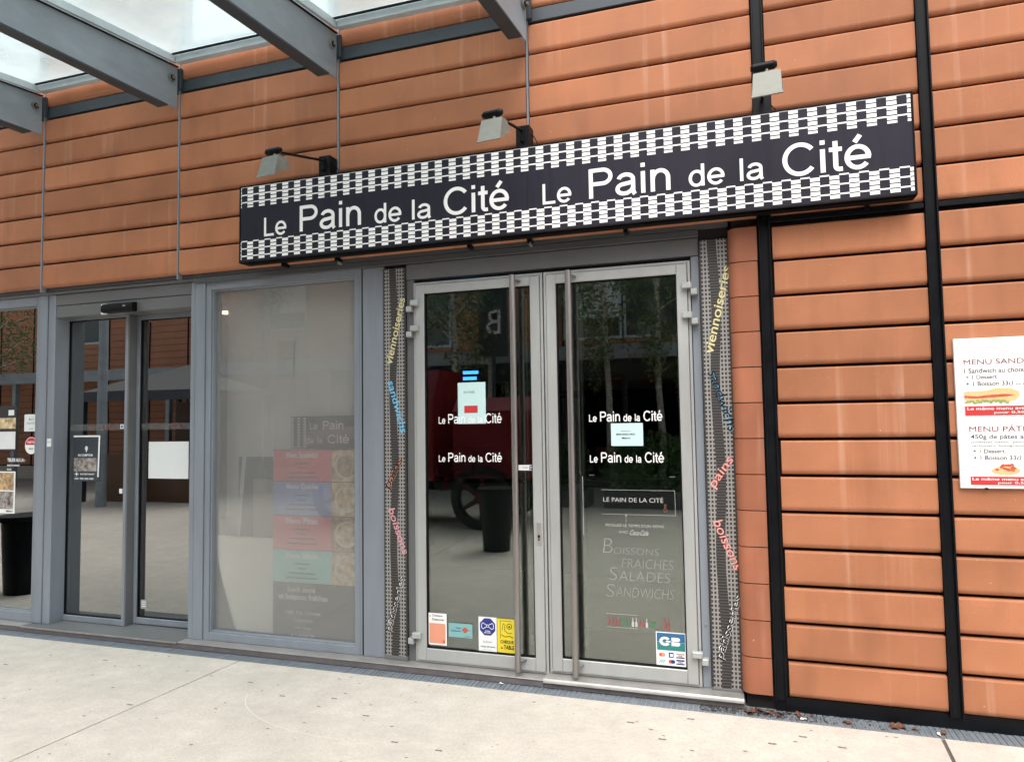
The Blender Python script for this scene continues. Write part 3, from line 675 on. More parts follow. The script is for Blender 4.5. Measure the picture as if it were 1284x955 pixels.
# ------------------------------------------------------------------ glass canopy
CA = thing('glass_canopy', 'dirty glass canopy on slate grey steel beams above the shopfront', 'canopy', (-3.9, -0.1, 4.3))
def beam_dir(t): return Vector((-0.078 * t, -t, 0))
LB = 3.3
for i, jx in enumerate((J[2], J[3], J[4], J[5], J[6])):
    ox = jx - 0.002; yb = -0.035
    ztop0, zbot0 = 4.296, 3.985
    # web : profile in (t,z)
    wv = []; th = 0.011
    prof = [(0, ztop0), (0, zbot0 + 0.0), (0.02, zbot0 - 0.0), (0.05, zbot0 - 0.002), (LB, zbot0 - 0.02), (LB, ztop0 - 0.072 * LB)]
    vs = []
    for sgn in (-1, 1):
        for t, z in prof: vs.append((ox + sgn * th - 0.078 * t, yb - t, z))
    n_ = len(prof)
    web = MB().add(vs, [tuple(range(n_)), tuple(range(2 * n_ - 1, n_ - 1, -1))] + [(k, (k + 1) % n_, n_ + (k + 1) % n_, n_ + k) for k in range(n_)])
    bm_ = web.build('beam', BEAM, CA)
    # bottom flange, cut back from the wall; the web's foot shows in front of it
    fl = MB(); t0 = 0.085
    vs = []
    for t in (t0, LB):
        for sx_, dz in ((-0.075, 0), (0.014, 0), (0.014, -0.013), (-0.075, -0.013)):
            vs.append((ox + sx_ - 0.078 * t, yb - t, zbot0 - 0.003 - 0.018 * t / LB + dz))
    fl.add(vs, [(0, 1, 2, 3), (7, 6, 5, 4), (0, 4, 5, 1), (1, 5, 6, 2), (2, 6, 7, 3), (3, 7, 4, 0)])
    fl.build('bottom_flange', STEEL_D, bm_)
    # top flange
    tf = MB(); vs = []
    for t in (0.0, LB):
        for sx_, dz in ((-0.03, 0), (0.022, 0), (0.022, 0.008), (-0.03, 0.008)):
            vs.append((ox + sx_ - 0.078 * t, yb - t, ztop0 + 0.001 - 0.072 * t + dz))
    tf.add(vs, [(0, 1, 2, 3), (7, 6, 5, 4), (0, 4, 5, 1), (1, 5, 6, 2), (2, 6, 7, 3), (3, 7, 4, 0)]); tf.build('top_flange', BLACKP, bm_)
    # pin with washers
    px, py, pz = ox + th, yb - 0.060, 4.192
    pn = MB(); pn.tube((px - 0.001, py, pz), (px + 0.012, py, pz), 0.030, n=20); pn.cur = 1; pn.tube((px + 0.0125, py, pz), (px + 0.020, py, pz), 0.019, n=16); pn.cur = 0; pn.tube((px + .0205, py, pz), (px + 0.034, py, pz), 0.012, n=6)
    pn.build('pin', [GALV, BLACKP], bm_)
    MB().box(ox - 0.03, ox + 0.04, -0.034, -0.008, 4.135, 4.29, 0.002).build('wall_cleat', STEEL_D, bm_)
    # side bars that carry the glass (both sides of the beam)
    for sgn in (-1, 1):
        sb = MB(); vs = []
        for t in (0.02, LB):
            for sx_, dz in ((0.024 if sgn > 0 else -0.05, 0.010), (0.05 if sgn > 0 else -0.024, 0.010), (0.05 if sgn > 0 else -0.024, 0.062), (0.024 if sgn > 0 else -0.05, 0.062)):
                vs.append((ox + sx_ - 0.078 * t, yb - t - 0.02, ztop0 - 0.072 * t + dz))
        sb.add(vs, [(0, 1, 2, 3), (7, 6, 5, 4), (0, 4, 5, 1), (1, 5, 6, 2), (2, 6, 7, 3), (3, 7, 4, 0)]); sb.build('glazing_bar', BARL, CA)
bx = (J[2], J[3], J[4], J[5], J[6])
for i in range(4):
    x0, x1 = bx[i] + 0.05, bx[i + 1] - 0.05
    MB().box(x0 + 0.002, x1 - 0.002, -0.10, -0.05, ztop0 + 0.008, ztop0 + 0.064, 0.003).build('glazing_bar', BARL, CA)
    vs = []
    for dz in (0.066, 0.078):
        for t, xx in ((0.0, x0 - 0.03), (0.0, x1 + 0.03), (LB, x1 + 0.03), (LB, x0 - 0.03)):
            vs.append((xx - 0.078 * t, yb - 0.02 - t, ztop0 + dz - 0.072 * t))
    MB().add(vs, [(0, 1, 2, 3), (7, 6, 5, 4), (0, 4, 5, 1), (1, 5, 6, 2), (2, 6, 7, 3), (3, 7, 4, 0)]).build('glass_pane', G_CANOPY, CA)
    vs = []
    for z_ in (0.058, 0.066):     # black gasket line
        for t, xx in ((0.055, x0), (0.055, x1), (0.075, x1), (0.075, x0)): vs.append((xx - 0.078 * t, yb - 0.02 - t, ztop0 + z_ - 0.072 * t))
    MB().add(vs, [(0, 1, 2, 3), (7, 6, 5, 4), (0, 4, 5, 1), (1, 5, 6, 2), (2, 6, 7, 3), (3, 7, 4, 0)]).build('gasket', BLACK, CA)
#CONT

# ------------------------------------------------------------------ woven strips with slanting words
def deco(x0, label, words):
    T = thing('printed_strip', label, 'panel', (x0, 0.06, 0.05), group='woven look strips beside the double door')
    z1 = 2.642
    link('strip_face', MB().box(0, 0.166, 0, 0.03, 0.0, z1 - 0.075, 0.002).mesh('strip_face', STRIP), T, loc=(x0, 0.062, 0.075))
    MB().box(x0 - 0.002, x0 + 0.168, 0.06, 0.094, 0.048, 0.074, 0.002).build('strip_foot', GREY_M, T)
    for st, ax, az, L_, h, ang, m1, m2 in words:
        ca, sa = math.cos(ang), math.sin(ang)
        o1 = MB(); text(o1, st, x0 + ax, az, 0.0600, L_, h * .92, 0.012, ang, 0.12); o1.build('word', m1, T, kind='stuff')
        if m2:
            o2 = MB(); text(o2, st, x0 + ax - 0.0 * sa, az, 0.0590, L_, h, 0.0, ang, 0.12); o2.build('word_core', m2, T, kind='stuff')
R_ = math.radians
deco(-2.264, 'narrow black and white strip left of the double door, half in view behind the frame', [
    ('viennoiseries', 0.066, 1.985, 0.455, 0.055, R_(77), GOLD, None), ('sandwichs', 0.030, 1.875, 0.36, 0.055, R_(-74), SKYB, None),
    ('pains', 0.055, 1.150, 0.215, 0.062, R_(62), SALMON, BLACK), ('boissons', 0.030, 1.025, 0.31, 0.055, R_(-70), PINK2, None), ('pâtisseries', 0.062, 0.220, 0.37, 0.062, R_(74), WHITE, BLACK)])
deco(-0.186, 'narrow black and white strip between the double door and the round tile edge', [
    ('viennoiseries', 0.062, 1.965, 0.515, 0.055, R_(77), GOLD, None), ('sandwichs', 0.030, 1.865, 0.36, 0.055, R_(-73), SKYB, BLACK),
    ('pains', 0.060, 1.185, 0.195, 0.062, R_(56), RED, PINK), ('boissons', 0.030, 1.005, 0.29, 0.055, R_(-68), RED, PINK), ('pâtisseries', 0.075, 0.225, 0.375, 0.062, R_(72), WHITE, BLACK)])

# ------------------------------------------------------------------ menu board on the tiles
MN = thing('menu_board', 'white wall menu with MENU SANDWICH and MENU PÂTES panels on the right tiles', 'menu board', (1.07, -0.02, 1.22))
MB().box(1.071, 1.70, -0.022, -0.004, 1.222, 1.985, 0.003).build('board', WHITE, MN)
y = -0.0230
fr = MB()
for za, zb in ((1.585, 1.915), (1.235, 1.560)):
    fr.line([(1.105, za), (1.66, za), (1.66, zb), (1.105, zb), (1.105, za)], 0.0022, y)
fr.build('print_border', mat('pink_line', (0.62, 0.4, 0.4), .7), MN)
t = MB(); text(t, 'MENU SANDWICH', 1.112, 1.850, y, 0.390, 0.026, 0.0); text(t, 'MENU PÂTES', 1.122, 1.508, y, 0.275, 0.034, 0.0); t.build('print_title', MAROON, MN, kind='stuff')
t = MB(); text(t, '1 Sandwich au choix', 1.112, 1.806, y, 0.262, 0.026, 0.008); text(t, '+ 1 Dessert', 1.118, 1.776, y, 0.138, 0.020, 0.008); text(t, '+ 1 Boisson 33cl', 1.118, 1.741, y, 0.205, 0.022, 0.008)
text(t, 'ou eau 50cl', 1.335, 1.742, y, 0.10, 0.012)
text(t, '450g de pâtes assaisonnées', 1.126, 1.466, y, 0.40, 0.028, 0.008); text(t, '(tomates basilic, pesto, 4 fromages', 1.128, 1.448, y, 0.37, 0.013); text(t, 'carbonara, bolognaise + Parmesan)', 1.128, 1.430, y, 0.37, 0.013)
text(t, '+ 1 Dessert', 1.134, 1.400, y, 0.138, 0.020, 0.008); text(t, '+ 1 Boisson 33cl', 1.134, 1.366, y, 0.205, 0.022, 0.008); text(t, 'ou eau', 1.352, 1.367, y, 0.06, 0.012)
t.build('print_text', INKG, MN, kind='stuff')
MB().quad(1.108, 1.655, 1.590, 1.638, y).build('red_band', RED, MN); MB().quad(1.116, 1.655, 1.240, 1.282, y).build('red_band', RED, MN)
t = MB(); text(t, 'Le même menu avec une boisson 50cl', 1.118, 1.618, y - .0006, 0.49, 0.015, 0.01); text(t, 'pour 0,50€ de plus', 1.235, 1.596, y - .0006, 0.26, 0.015, 0.01)
text(t, 'Le même menu avec une boisson 50cl', 1.124, 1.263, y - .0006, 0.49, 0.014, 0.01); text(t, 'pour 0,50€ de plus', 1.235, 1.244, y - .0006, 0.25, 0.014, 0.01); t.build('band_text', WHITE, MN, kind='stuff')
f = MB(); f.poly([(1.108, 1.712), (1.20, 1.716), (1.26, 1.728), (1.31, 1.726), (1.345, 1.712), (1.352, 1.690), (1.33, 1.664), (1.28, 1.655), (1.2, 1.66), (1.108, 1.668)], y); f.build('food_print', BUN, MN)
f = MB(); f.poly([(1.108, 1.693), (1.16, 1.688), (1.22, 1.694), (1.29, 1.698), (1.33, 1.690), (1.29, 1.684), (1.22, 1.680), (1.16, 1.676), (1.108, 1.680)], y - .0005); f.build('food_print', HAM, MN)
f = MB(); random.seed(3)
for i in range(26): f.ell(1.115 + i * 0.0072, 1.662 + random.uniform(-.008, .006), 0.008, 0.006, y - .0006 - i * 0.00002, 7)
f.build('food_print', SALAD, MN, kind='stuff')
f = MB(); f.ell(1.272, 1.312, 0.062, 0.022, y); f.build('food_print', BUN, MN)
f = MB()
for i in range(18): f.ell(1.272 + random.uniform(-.05, .04), 1.322 + random.uniform(-.012, .02), 0.010, 0.006, y - .0005 - i * 0.00002, 7)
f.build('food_print', HAM, MN, kind='stuff')
MB().box(1.178, 1.190, -0.030, -0.018, 1.216, 1.226, 0.002).build('clip', BLACK, MN)

# ------------------------------------------------------------------ notices and stickers on the glass
def paper(name, label, cat, x0, x1, z0, z1, y, m_=PAPER, th=0.0012, group=None):
    T = thing(name, label, cat, (x0, y, z0), group=group)
    MB().box(x0, x1, y, y + th, z0, z1).build('sheet', m_, T); return T
YG = 0.0825       # just in front of the door glass (front face 0.084)
def qd(mb, x0, x1, z0, z1, k=1): mb.quad(x0, x1, z0, z1, YG - 0.0005 * k)
def vinyl(label, x0, x1, zb, h):
    t = MB(); logo(t, x0, x1, zb, h, 0.0812); o = t.build('window_lettering', WHITE, kind=None); tag(o, label, 'lettering', 'shop name lettering on the door glass'); return o
vinyl('upper white shop name on the left door, running over the posted notice', -1.871, -1.430, 1.588, 0.062)
vinyl('lower white shop name on the left door, below the posted notice', -1.873, -1.432, 1.340, 0.058)
vinyl('upper white shop name on the right door, above the small cyan notice', -0.868, -0.422, 1.587, 0.060)
vinyl('lower white shop name on the right door, below the small cyan notice', -0.868, -0.419, 1.340, 0.060)
T = paper('notice', 'tall pale notice with red block on the left door glass', 'notice', -1.732, -1.540, 1.585, 1.853, YG, PAPERC)
t = MB(); text(t, 'ENTRÉE', -1.69, 1.783, YG - .0006, 0.075, 0.017); t.build('print_text', INKW, T, kind='stuff')
m_ = MB(); m_.quad(-1.688, -1.595, 1.655, 1.702, YG - .0006); m_.build('red_block', RED, T)
T = paper('notice', 'small cyan notice taped to the right door glass', 'notice', -0.733, -0.541, 1.439, 1.575, YG, PAPERC)
t = MB(); text(t, 'Fermé le', -0.672, 1.524, YG - .0006, 0.055, 0.009); text(t, 'MERCREDI MIDI', -0.703, 1.503, YG - .0006, 0.115, 0.011, 0.03); text(t, 'Merci', -0.668, 1.480, YG - .0006, 0.05, 0.012, 0.03); t.build('print_text', INKG, T, kind='stuff')
m_ = MB()
for a, b in ((-0.731, 1.570), (-0.555, 1.570), (-0.731, 1.442), (-0.555, 1.442)): m_.quad(a, a + 0.012, b - .0, b + 0.004, YG - .0007)
m_.build('tape', PAPER, T)
# voucher stickers, left door foot
T = paper('sticker', 'orange and white Chèque Déjeuner sticker, leftmost at the foot of the left door', 'sticker', -1.958, -1.828, 0.163, 0.364, YG, WHITE)
m_ = MB(); qd(m_, -1.949, -1.836, 0.172, 0.300); m_.build('print_block', SALMON, T)
t = MB(); text(t, 'Chèque', -1.930, 0.338, YG - .0006, 0.075, 0.018, 0.02); text(t, 'Déjeuner', -1.930, 0.312, YG - .0006, 0.088, 0.020, 0.02); t.build('print_text', INKG, T, kind='stuff')
t = MB(); t.ring(-1.943, 0.344, 0.004, 0.006, YG - .0006, 12); t.quad(-1.856, -1.842, 0.180, 0.196, YG - .001); t.build('print_mark', HAM, T)
T = paper('sticker', 'small teal Ticket Restaurant sticker beside the orange one', 'sticker', -1.813, -1.650, 0.222, 0.310, YG, TEAL)
t = MB(); t.ell(-1.700, 0.270, 0.017, 0.017, YG - .0006); t.quad(-1.722, -1.662, 0.267, 0.273, YG - .0009); t.build('print_mark', HAM, T)
t = MB(); text(t, 'Ticket', -1.765, 0.276, YG - .0006, 0.035, 0.010, .02); text(t, 'Restaurant', -1.798, 0.258, YG - .0006, 0.07, 0.010, .02); text(t, 'edenred', -1.702, 0.228, YG - .0006, 0.04, 0.007, .02); t.build('print_text', NAVY, T, kind='stuff')
T = paper('sticker', 'white sticker with dark blue octagon and bow, left of the yellow one', 'sticker', -1.608, -1.486, 0.152, 0.364, YG, PAPER)
t = MB(); cx, cz, r = -1.547, 0.303, 0.056
t.poly([(cx + r * math.cos(R_(22.5 + 45 * k)), cz + r * 1.02 * math.sin(R_(22.5 + 45 * k))) for k in range(8)], YG - .0005); t.build('octagon', NAVY, T)
t = MB()
for sg in (-1, 1): t.line([(cx + sg * .008, cz + .012), (cx + sg * .030, cz + .024), (cx + sg * .040, cz + .016), (cx + sg * .040, cz - .006), (cx + sg * .030, cz - .014), (cx + sg * .008, cz)], 0.0035, YG - .0008)
t.ring(cx, cz + .006, 0.006, 0.009, YG - .001, 12)
text(t, 'TITRES', cx - .018, cz - .030, YG - .001, 0.036, 0.007, .03); text(t, 'RESTAURANT', cx - .022, cz - .040, YG - .001, 0.044, 0.007, .03); t.build('bow', WHITE, T, kind='stuff')
t = MB(); text(t, 'Sodexho', -1.578, 0.205, YG - .0006, 0.06, 0.012); text(t, 'CHEQUE  RESTAURANT', -1.596, 0.174, YG - .0006, 0.10, 0.010, .04); text(t, 'tickets acceptés ici', -1.578, 0.158, YG - .0006, 0.06, 0.006); t.build('print_text', INKG, T, kind='stuff')
T = paper('sticker', 'yellow Chèque de Table sticker half behind the left pull bar', 'sticker', -1.482, -1.366, 0.153, 0.360, YG, YEL)
t = MB(); t.line([(-1.462, 0.238), (-1.462, 0.348), (-1.386, 0.348)], 0.0025, YG - .0006); t.line([(-1.456, 0.262), (-1.43, 0.25), (-1.40, 0.256), (-1.378, 0.246)], 0.004, YG - .0007)
t.line([(-1.45, 0.29), (-1.442, 0.332), (-1.43, 0.322), (-1.434, 0.29), (-1.41, 0.272), (-1.385, 0.275)], 0.003, YG - .0008); t.ring(-1.402, 0.316, 0.014, 0.018, YG - .0009, 16); t.ell(-1.402, 0.314, 0.007, 0.006, YG - .001, 8)
text(t, 'CHÈQUE', -1.462, 0.206, YG - .0006, 0.088, 0.028, .03); text(t, 'de', -1.460, 0.176, YG - .0006, 0.016, 0.014, .02); text(t, 'TABLE', -1.440, 0.174, YG - .0006, 0.068, 0.026, .03); t.build('print_text', BLACK, T, kind='stuff')
# card sticker, right door
T = paper('sticker', 'blue and green CB bank card sticker at the foot of the right door', 'sticker', -0.497, -0.327, 0.166, 0.356, YG, WHITE)
m_ = MB(); qd(m_, -0.492, -0.332, 0.300, 0.351); m_.build('print_block', mat('card_blue', (0.02, 0.12, 0.28), .5), T)
m_ = MB(); qd(m_, -0.492, -0.332, 0.252, 0.299); m_.build('print_block', mat('card_green', (0.02, 0.20, 0.20), .5), T)
t = MB(); t.ring(-0.445, 0.304, 0.012, 0.026, YG - .001, 20, R_(35), R_(325), 1.25); t.quad(-0.440, -0.414, 0.300, 0.308, YG - .0011)
for zc in (0.291, 0.317): t.quad(-0.408, -0.372, zc - .011, zc + .011, YG - .001); t.ell(-0.372, zc, 0.013, 0.011, YG - .0012, 14)
t.build('print_mark', WHITE, T)
t = MB()
for k, (a, b, mm) in enumerate(((-0.486, 0.212, HAM), (-0.432, 0.212, NAVY), (-0.384, 0.212, SALMON), (-0.486, 0.176, TEAL), (-0.432, 0.176, HAM), (-0.384, 0.176, NAVY))):
    q = MB()
    if k in (0, 4): q.cur = 0; q.ell(a + 0.016, b + 0.014, 0.012, 0.011, YG - .0010); q.cur = 1; q.ell(a + 0.030, b + 0.014, 0.012, 0.011, YG - .0012)
    elif k == 1: q.quad(a + 0.006, a + 0.034, b, b + 0.030, YG - .001); q.cur = 1; q.quad(a + 0.014, a + 0.030, b + 0.006, b + 0.022, YG - .0012)
    elif k == 3: 
        for j in range(3): q.line([(a + 0.005 + j * 0.011, b + 0.004), (a + 0.018 + j * 0.011, b + 0.024)], 0.006, YG - .001)
    else: q.quad(a, a + 0.046, b + 0.019, b + 0.028, YG - .001); q.cur = 1; q.quad(a, a + 0.046, b, b + 0.007, YG - .001); text(q, 'VISA', a + .008, b + .009, YG - .001, 0.03, 0.008, .03)
    q.build('card_mark', [mm, (SALMON if k == 0 else NAVY if k == 4 else WHITE if k == 1 else NAVY)], T, kind='stuff')
# push sticker behind the bar
T = paper('sticker', 'small white and blue parking style sticker behind the left pull bar', 'sticker', -1.325, -1.225, 1.288, 1.322, YG, PAPER)
m_ = MB(); qd(m_, -1.253, -1.229, 1.292, 1.318); m_.build('print_block', NAVY, T)
t = MB(); text(t, 'P', -1.246, 1.297, YG - .001, None, 0.015, .03); t.build('print_mark', WHITE, T); t = MB(); text(t, 'PUSH', -1.297, 1.300, YG - .0006, 0.035, 0.011); t.build('print_text', INKG, T, kind='stuff')
# chalk style board print on the right door
T = thing('chalkboard', 'clear hanging board lettered LE PAIN DE LA CITÉ with drinks and salads in chalk', 'board', (-0.93, 0.097, 0.34))
YB = 0.098
MB().box(-0.928, -0.345, YB, YB + 0.004, 0.335, 1.262).build('clear_sheet', glass_mat('clear_sheet', (0.86, 0.88, 0.87), 0.02, 0.5, haze=0.06, hazecol=(0.3, 0.3, 0.3), wav=0), T)
t = MB(); y = 0.0834
t.line([(-0.915, 1.255), (-0.915, 0.90)], 0.003, y); t.line([(-0.80, 1.175), (-0.365, 1.175), (-0.365, 1.030), (-0.80, 1.030)], 0.0018, y)
text(t, 'LE PAIN DE LA CITÉ', -0.790, 1.104, y, 0.357, 0.032, .0)
t.line([(-0.655, 1.03), (-0.655, 0.985)], 0.002, y); t.ell(-0.655, 1.025, 0.005, 0.005, y)
text(t, "PETILLEZ LE TEMPS D'UN REPAS", -0.779, 0.957, y, 0.346, 0.016, .0); text(t, 'AVEC', -0.700, 0.918, y, 0.055, 0.015); text(t, 'Coca-Cola', -0.638, 0.909, y, 0.110, 0.030, .01, 0.0, 0.35)
t.build('print_text', CHALK, T, kind='stuff')
m_ = MB(); m_.box(-0.875, -0.845, YB - .006, YB - .002, 1.258, 1.264); m_.box(-0.395, -0.360, YB - .006, YB - .002, 1.252, 1.258); m_.build('clip', WHITE, T)
t = MB(); t.ring(-0.422, 1.062, 0.010, 0.014, y, 14, sx=0.8); t.ring(-0.422, 1.088, 0.004, 0.007, y, 10); t.build('bottle_mark', CHALKR, T, kind='stuff')
t = MB()
for st, x0, z0, wd, ht in (('B', -0.798, 0.800, 0.055, 0.085), ('OISSONS', -0.735, 0.795, 0.265, 0.038), ('FRAICHES', -0.686, 0.715, 0.296, 0.055), ('S', -0.765, 0.640, 0.045, 0.075), ('ALADES', -0.705, 0.640, 0.295, 0.055), ('S', -0.785, 0.540, 0.045, 0.075), ('ANDWICHS', -0.725, 0.545, 0.335, 0.055)):
    vs, fs = text_polys(st, -0.025); text(t, st, x0, z0, y, wd, ht, -0.025, 0.0, 0.12)
t.build('chalk_writing', mat('chalk_dim', (0.30, 0.31, 0.305), .9), T, kind='stuff')
t = MB(); cols = (CHALKR, CHALKR, CHALKR, CHALKR, CHALKG, CHALKG, CHALKG, CHALK, CHALK, CHALKR, CHALKR, CHALK)
for k in range(12):
    q = MB(); x = -0.780 + k * 0.0205; q.quad(x, x + 0.014, 0.372, 0.402, y); q.quad(x + 0.0045, x + 0.0095, 0.4025, 0.425, y); q.build('bottle_print', cols[k], T, kind='stuff')
q = MB(); q.poly([(-0.528, .405), (-.496, .405), (-.50, .370), (-.524, .370)], y); q.build('glass_print', CHALKG, T)
q = MB(); 
for x in (-0.452, -0.430): q.quad(x, x + .016, .368, .408, y); q.quad(x + .005, x + .011, .4085, .432, y)
q.build('bottle_print', CHALKR, T, kind='stuff')
q = MB(); q.line([(-0.785, .440), (-.60, .440)], .002, y); q.line([(-0.785, .362), (-.60, .362)], .002, y); q.build('print_line', CHALK, T, kind='stuff')

# posters on the sliding doors (left leaf glass front at 0.212; right leaf at 0.284)
YL = 0.2095; YR = 0.2815
T = paper('poster', 'dark poster with white border on the left sliding leaf', 'poster', -5.19, -4.905, 1.165, 1.535, YL, STEEL_D)
m_ = MB(); m_.quad(-5.19, -4.91, 1.522, 1.535, YL - .0006); m_.poly([(-4.922, 1.533), (-4.905, 1.533), (-4.915, 1.20), (-4.93, 1.20)], YL - .0007); m_.build('poster_edge', WHITE, T)
m_ = MB(); m_.quad(-5.18, -4.94, 1.245, 1.352, YL - .0006); m_.build('photo_print', PHOTO, T)
t = MB(); text(t, 'AU COMPTOIR', -5.14, 1.366, YL - .0006, 0.16, 0.018, .03); t.ring(-5.05, 1.43, 0.009, 0.016, YL - .0006, 14); t.quad(-5.054, -5.046, 1.40, 1.45, YL - .0007)
t.quad(-5.17, -5.13, 1.218, 1.226, YL - .0006); t.quad(-5.154, -5.146, 1.204, 1.240, YL - .0007); text(t, 'BAR RESTAURANT', -5.11, 1.216, YL - .0006, 0.15, 0.012, .03); text(t, '04 78 00 00', -5.17, 1.178, YL - .0006, 0.2, 0.014, .03)
t.build('print_text', WHITE, T, kind='stuff')
T = paper('sheet_of_paper', 'blank white sheet taped inside the right sliding leaf', 'paper', -4.482, -4.088, 1.188, 1.478, YR, PAPER)
T = paper('sticker', 'tiny white label on the edge of the left sliding leaf, above the poster height', 'sticker', -4.70, -4.665, 1.585, 1.62, YL, PAPER)
t = MB(); t.quad(-4.691, -4.674, 1.593, 1.612, YL - .0006); t.build('print_block', INKG, T)
T = paper('sticker', 'tiny white label on the left sliding leaf below the handle height', 'sticker', -4.70, -4.668, 1.072, 1.110, YL, PAPER)
T = paper('sticker', 'pale square label low in the corner of the right sliding leaf', 'sticker', -4.54, -4.48, 0.165, 0.235, YR, mat('pale_grey_print', (.35, .36, .36), .6))
t = MB()
m_ = MB()
for k in range(3): m_.quad(-4.53, -4.49, 0.18 + k * 0.017, 0.188 + k * 0.017, YR - .0006)
m_.build('print_block', PAPER, T)
T = paper('label_plate', 'small white label on the grey jamb left of the sliding door', 'label', -5.315, -5.270, 1.450, 1.515, 0.0762, PAPER)
t = MB(); text(t, 'Entrée', -5.311, 1.482, 0.0757, 0.036, 0.009); t.build('print_text', INKG, T, kind='stuff')
# faint safety band on the sliding glass
for (x0, x1, yy, dr_, lab) in ((-5.23, -4.66, YL + .001, -1, 'faint grey safety band with red chevrons on the left sliding leaf'), (-4.56, -4.06, YR + .001, -1, 'faint grey safety band with red chevrons on the right sliding leaf')):
    T = thing('safety_band', lab, 'band', (x0, yy, 1.57), group='safety bands on the sliding doors')
    MB().box(x0, x1, yy, yy + .0008, 1.575, 1.625).build('film', glass_mat('frosted_film', (.9, .9, .9), 0.02, .3, haze=.14, hazecol=(.5, .5, .5), wav=0), T)
    m_ = MB()
    for k in range(4):
        cx = x1 - 0.10 - k * 0.035
        m_.line([(cx, 1.582), (cx - 0.018, 1.60), (cx, 1.618)], 0.007, yy - .0006)
    m_.build('chevron', mat('dull_red', (0.22, 0.05, 0.05), .6), T, kind='stuff')
# door sensor
T = thing('door_sensor', 'black automatic door sensor on the grey header', 'sensor', (-4.56, 0.05, 2.50))
MB().box(-4.755, -4.70, 0.058, 0.0775, 2.488, 2.568, 0.003).build('end_plate', WHITE, T)
s_ = MB().prism([(0.0775, 2.492), (0.035, 2.497), (0.028, 2.512), (0.03, 2.545), (0.045, 2.562), (0.0775, 2.566)], -4.722, -4.41); s_.build('sensor_body', BLACK, T, smooth=True)
MB().box(-4.50, -4.475, 0.0262, 0.03, 2.53, 2.542).build('sensor_lens', ALU2, T)

# far left window posters
YW = 0.1135
T = paper('poster', 'black restaurant poster at the left edge of the photo, above the heading', 'poster', -6.02, -5.705, 1.42, 1.79, YW, P_DARK)
m_ = MB(); m_.quad(-5.98, -5.715, 1.43, 1.575, YW - .0006); m_.build('paper_slip', PAPER, T); m_ = MB(); m_.quad(-6.0, -5.715, 1.60, 1.69, YW - .0006); m_.build('photo_print', P_FOOD, T)
m_ = MB(); m_.quad(-5.80, -5.735, 1.71, 1.755, YW - .0006); m_.build('print_block', PAPER, T)
t = MB(); text(t, 'TEURS AU LA :', -5.80, 1.325, YW - .0006, 0.20, 0.030, .03); text(t, 'RESTAURANT', -5.80, 1.288, YW - .0006, 0.14, 0.014, .03); text(t, 'BAR', -5.80, 1.255, YW - .0006, 0.05, 0.014, .03)
o = t.build('window_lettering', WHITE); tag(o, 'white lettering across the far left window, between two posters', 'lettering')
T = paper('poster', 'poster of small photographs low on the far left window', 'poster', -6.02, -5.705, 0.90, 1.245, YW, WHITE)
m_ = MB(); m_.quad(-6.0, -5.72, 1.09, 1.235, YW - .0006); m_.build('photo_print', P_FOOD2, T); m_ = MB(); m_.quad(-6.0, -5.72, 0.935, 1.08, YW - .0006); m_.build('photo_print', PHOTO, T)
t = MB(); text(t, 'MENU', -5.80, 0.91, YW - .0006, 0.075, 0.015, .03); t.build('print_text', BLACK, T, kind='stuff')
T = paper('notice', 'square white notice near the post on the far left window', 'notice', -5.618, -5.462, 1.575, 1.715, YW, PAPER)
t = MB(); text(t, 'Ici', -5.565, 1.665, YW - .0006, 0.05, 0.022); text(t, 'OUVERT', -5.59, 1.635, YW - .0006, 0.10, 0.014); text(t, 'midi', -5.56, 1.59, YW - .0006, 0.04, 0.012); t.build('print_text', INKG, T, kind='stuff')
T = thing('round_sticker', 'round red and white sticker below the square notice on the far left window', 'sticker', (-5.53, YW, 1.41))
m_ = MB(); m_.ell(-5.535, 1.458, 0.070, 0.070, YW - .0002, 28); m_.build('disc', WHITE, T); m_ = MB(); m_.poly([(-5.535 + .065 * math.cos(R_(a)), 1.458 + .065 * math.sin(R_(a))) for a in range(5, 176, 10)], YW - .0006); m_.build('print_block', RED, T)
m_ = MB(); text(m_, 'RESTO', -5.575, 1.478, YW - .001, 0.08, 0.016, .03); m_.build('print_text', WHITE, T, kind='stuff'); m_ = MB(); text(m_, '2019', -5.56, 1.425, YW - .001, 0.05, 0.014, .03); m_.build('print_mark', INKG, T, kind='stuff')

